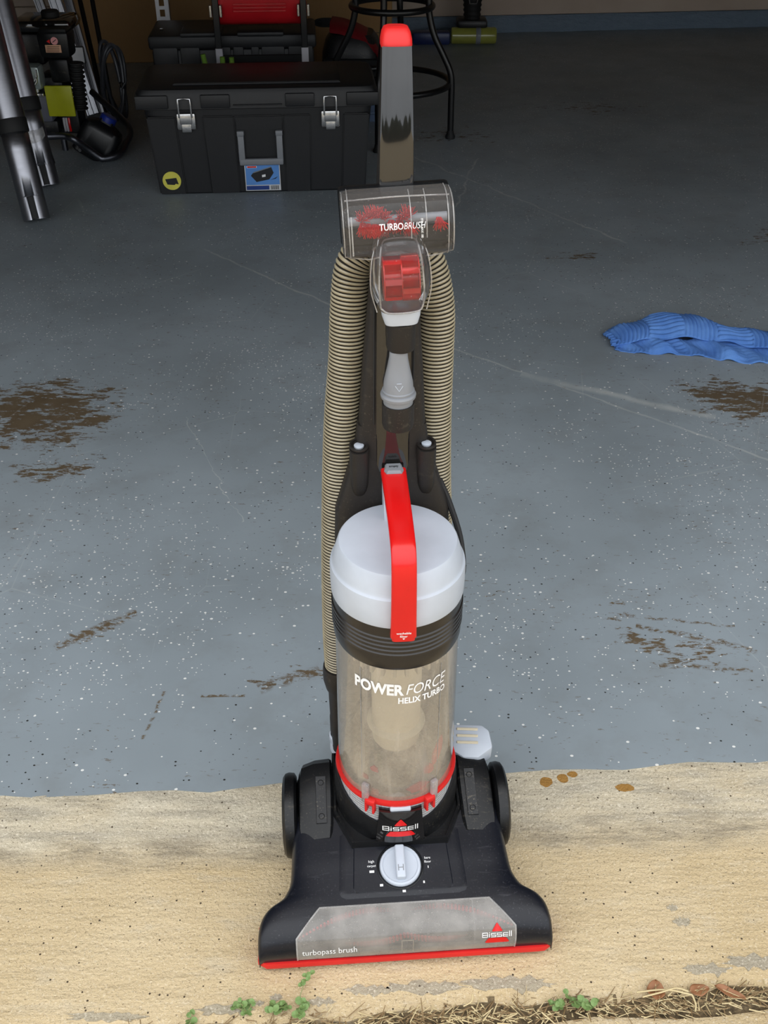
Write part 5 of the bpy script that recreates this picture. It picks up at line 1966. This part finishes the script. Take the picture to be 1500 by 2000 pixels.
# the tall sprig
p = gp(588, 1972); p.z = -.003
sg = thing('weed', 'thin upright green sprig reaching towards the red bumper', 'weed', p, group='weeds in the concrete joint')
bm = BM()
tube(bm, spline([Vector((0, 0, 0)), Vector((-.002, .012, .008)), Vector((.003, .028, .012)), Vector((.008, .036, .014))], 4), .0006, 5)
obj('stem', bm, STEMM, sg)
for k, (x, y, z, rz) in enumerate(((.003, .025, .012, .5), (.001, .027, .012, 2.2), (.005, .030, .013, -.6), (.008, .034, .014, .2), (.006, .036, .014, 1.6), (.009, .038, .014, -1.0), (.004, .032, .0135, 2.6))):
    o = bpy.data.objects.new('leaf', LEAFME); COL.objects.link(o); o.parent = sg
    o.location = (x, y, z); o.rotation_euler = (.3, 0, rz); o.scale = (.9, .9, .9)

def dry_leaf(px, py, sx, sy, rz, label, curl=.25):
    p = gp(px, py); p.z = .0025
    bm = BM()
    NU, NV = 10, 6
    vr = []
    for i in range(NU + 1):
        u = i / NU
        wd = math.sin(math.pi * u ** .8) ** .7 if 0 < u < 1 else .02
        vr.append([bm.verts.new(((u - .5) * 2 * sx, v * wd * sy, curl * sy * v * v + .0012 * math.sin(u * 9))) for v in [-1 + 2 * j / NV for j in range(NV + 1)]])
    for i in range(NU):
        for j in range(NV):
            bm.faces.new((vr[i][j], vr[i + 1][j], vr[i + 1][j + 1], vr[i][j + 1]))
    root = thing('dry_leaf', label, 'leaf', p, group='dry leaves in the joint', rot=(0, .05, rz))
    bl = obj('blade', bm, DRYM, root, 60)
    m = bl.modifiers.new('t', 'SOLIDIFY'); m.thickness = .0006
    bm = BM(); tube(bm, [Vector((-sx * 1.25, 0, .001)), Vector((-sx * .5, 0, .001)), Vector((sx * .9, 0, .0012))], .0005, 5); obj('midrib', bm, STRAWM, root)
dry_leaf(1280, 1937, .013, .011, R(80), 'rounded reddish brown dry leaf, left of three in the joint')
dry_leaf(1365, 1936, .013, .008, R(10), 'oval tan brown dry leaf, middle of three in the joint', .15)
dry_leaf(1425, 1942, .019, .006, R(-25), 'slender curled brown dry leaf, rightmost of three', .5)

p = gp(1300, 1943); p.z = .004
tg = thing('straw_stalk', 'pale forked dry straw stalk lying across the dry leaves', 'straw', p)
for pts in ([(-.036, .0, .002), (0, .002, .004), (.030, -.004, .003)], [(-.030, -.006, .002), (-.008, -.002, .005), (.012, .004, .004), (.026, .0, .004)], [(.030, -.004, .003), (.032, -.014, .001), (.030, -.022, .0)]):
    bm = BM(); tube(bm, spline([Vector(q) for q in pts], 4), .0011, 6); obj('stalk', bm, STRAWM, tg)
bm = BM()
tube(bm, spline([gp(905, 1968) + Vector((0, 0, .003)), gp(920, 1962) + Vector((0, 0, .007)), gp(922, 1950) + Vector((0, 0, .009))], 4), .0010, 6)
o = obj('straw_stalk', bm, STRAWM, None, 60)
tag(o, 'short bent pale straw standing in the joint below the clear window', 'straw')

def straws(n, seed, x0, x1, mi, bm):
    rr = random.Random(seed)
    for k in range(n):
        x = rr.uniform(x0, x1)
        y = joint_y(x) + rr.gauss(.004, .008)
        L_ = rr.uniform(.004, .022) * (.7 if rr.random() < .6 else 1.2)
        a = rr.gauss(0, .7)
        tl = rr.gauss(0, .25)
        z = -.004 + rr.uniform(0, .007)
        d = Vector((math.cos(a) * math.cos(tl), math.sin(a) * math.cos(tl), math.sin(tl)))
        n_ = Vector((-d.y, d.x, 0)).normalized() * rr.uniform(.0004, .0011)
        c0 = Vector((x, y, z)); e = c0 + d * L_
        up = Vector((0, 0, .0006))
        v = [bm.verts.new(q) for q in (c0 - n_, c0 + n_, e + n_ * .5, e - n_ * .5, c0 + up, e + up)]
        for q in ((v[0], v[4], v[5], v[3]), (v[4], v[1], v[2], v[5]), (v[0], v[1], v[4]), (v[3], v[5], v[2])):
            bm.faces.new(q).material_index = mi
bm = BM()
straws(700, 11, -.12, .75, 0, bm)
straws(900, 12, -.3, .75, 1, bm)
tag(obj('straw_litter', bm, [STRAWM, DARKSTRAW], None, 0), 'chopped straw and dead grass litter filling the concrete joint', 'debris', kind='stuff')
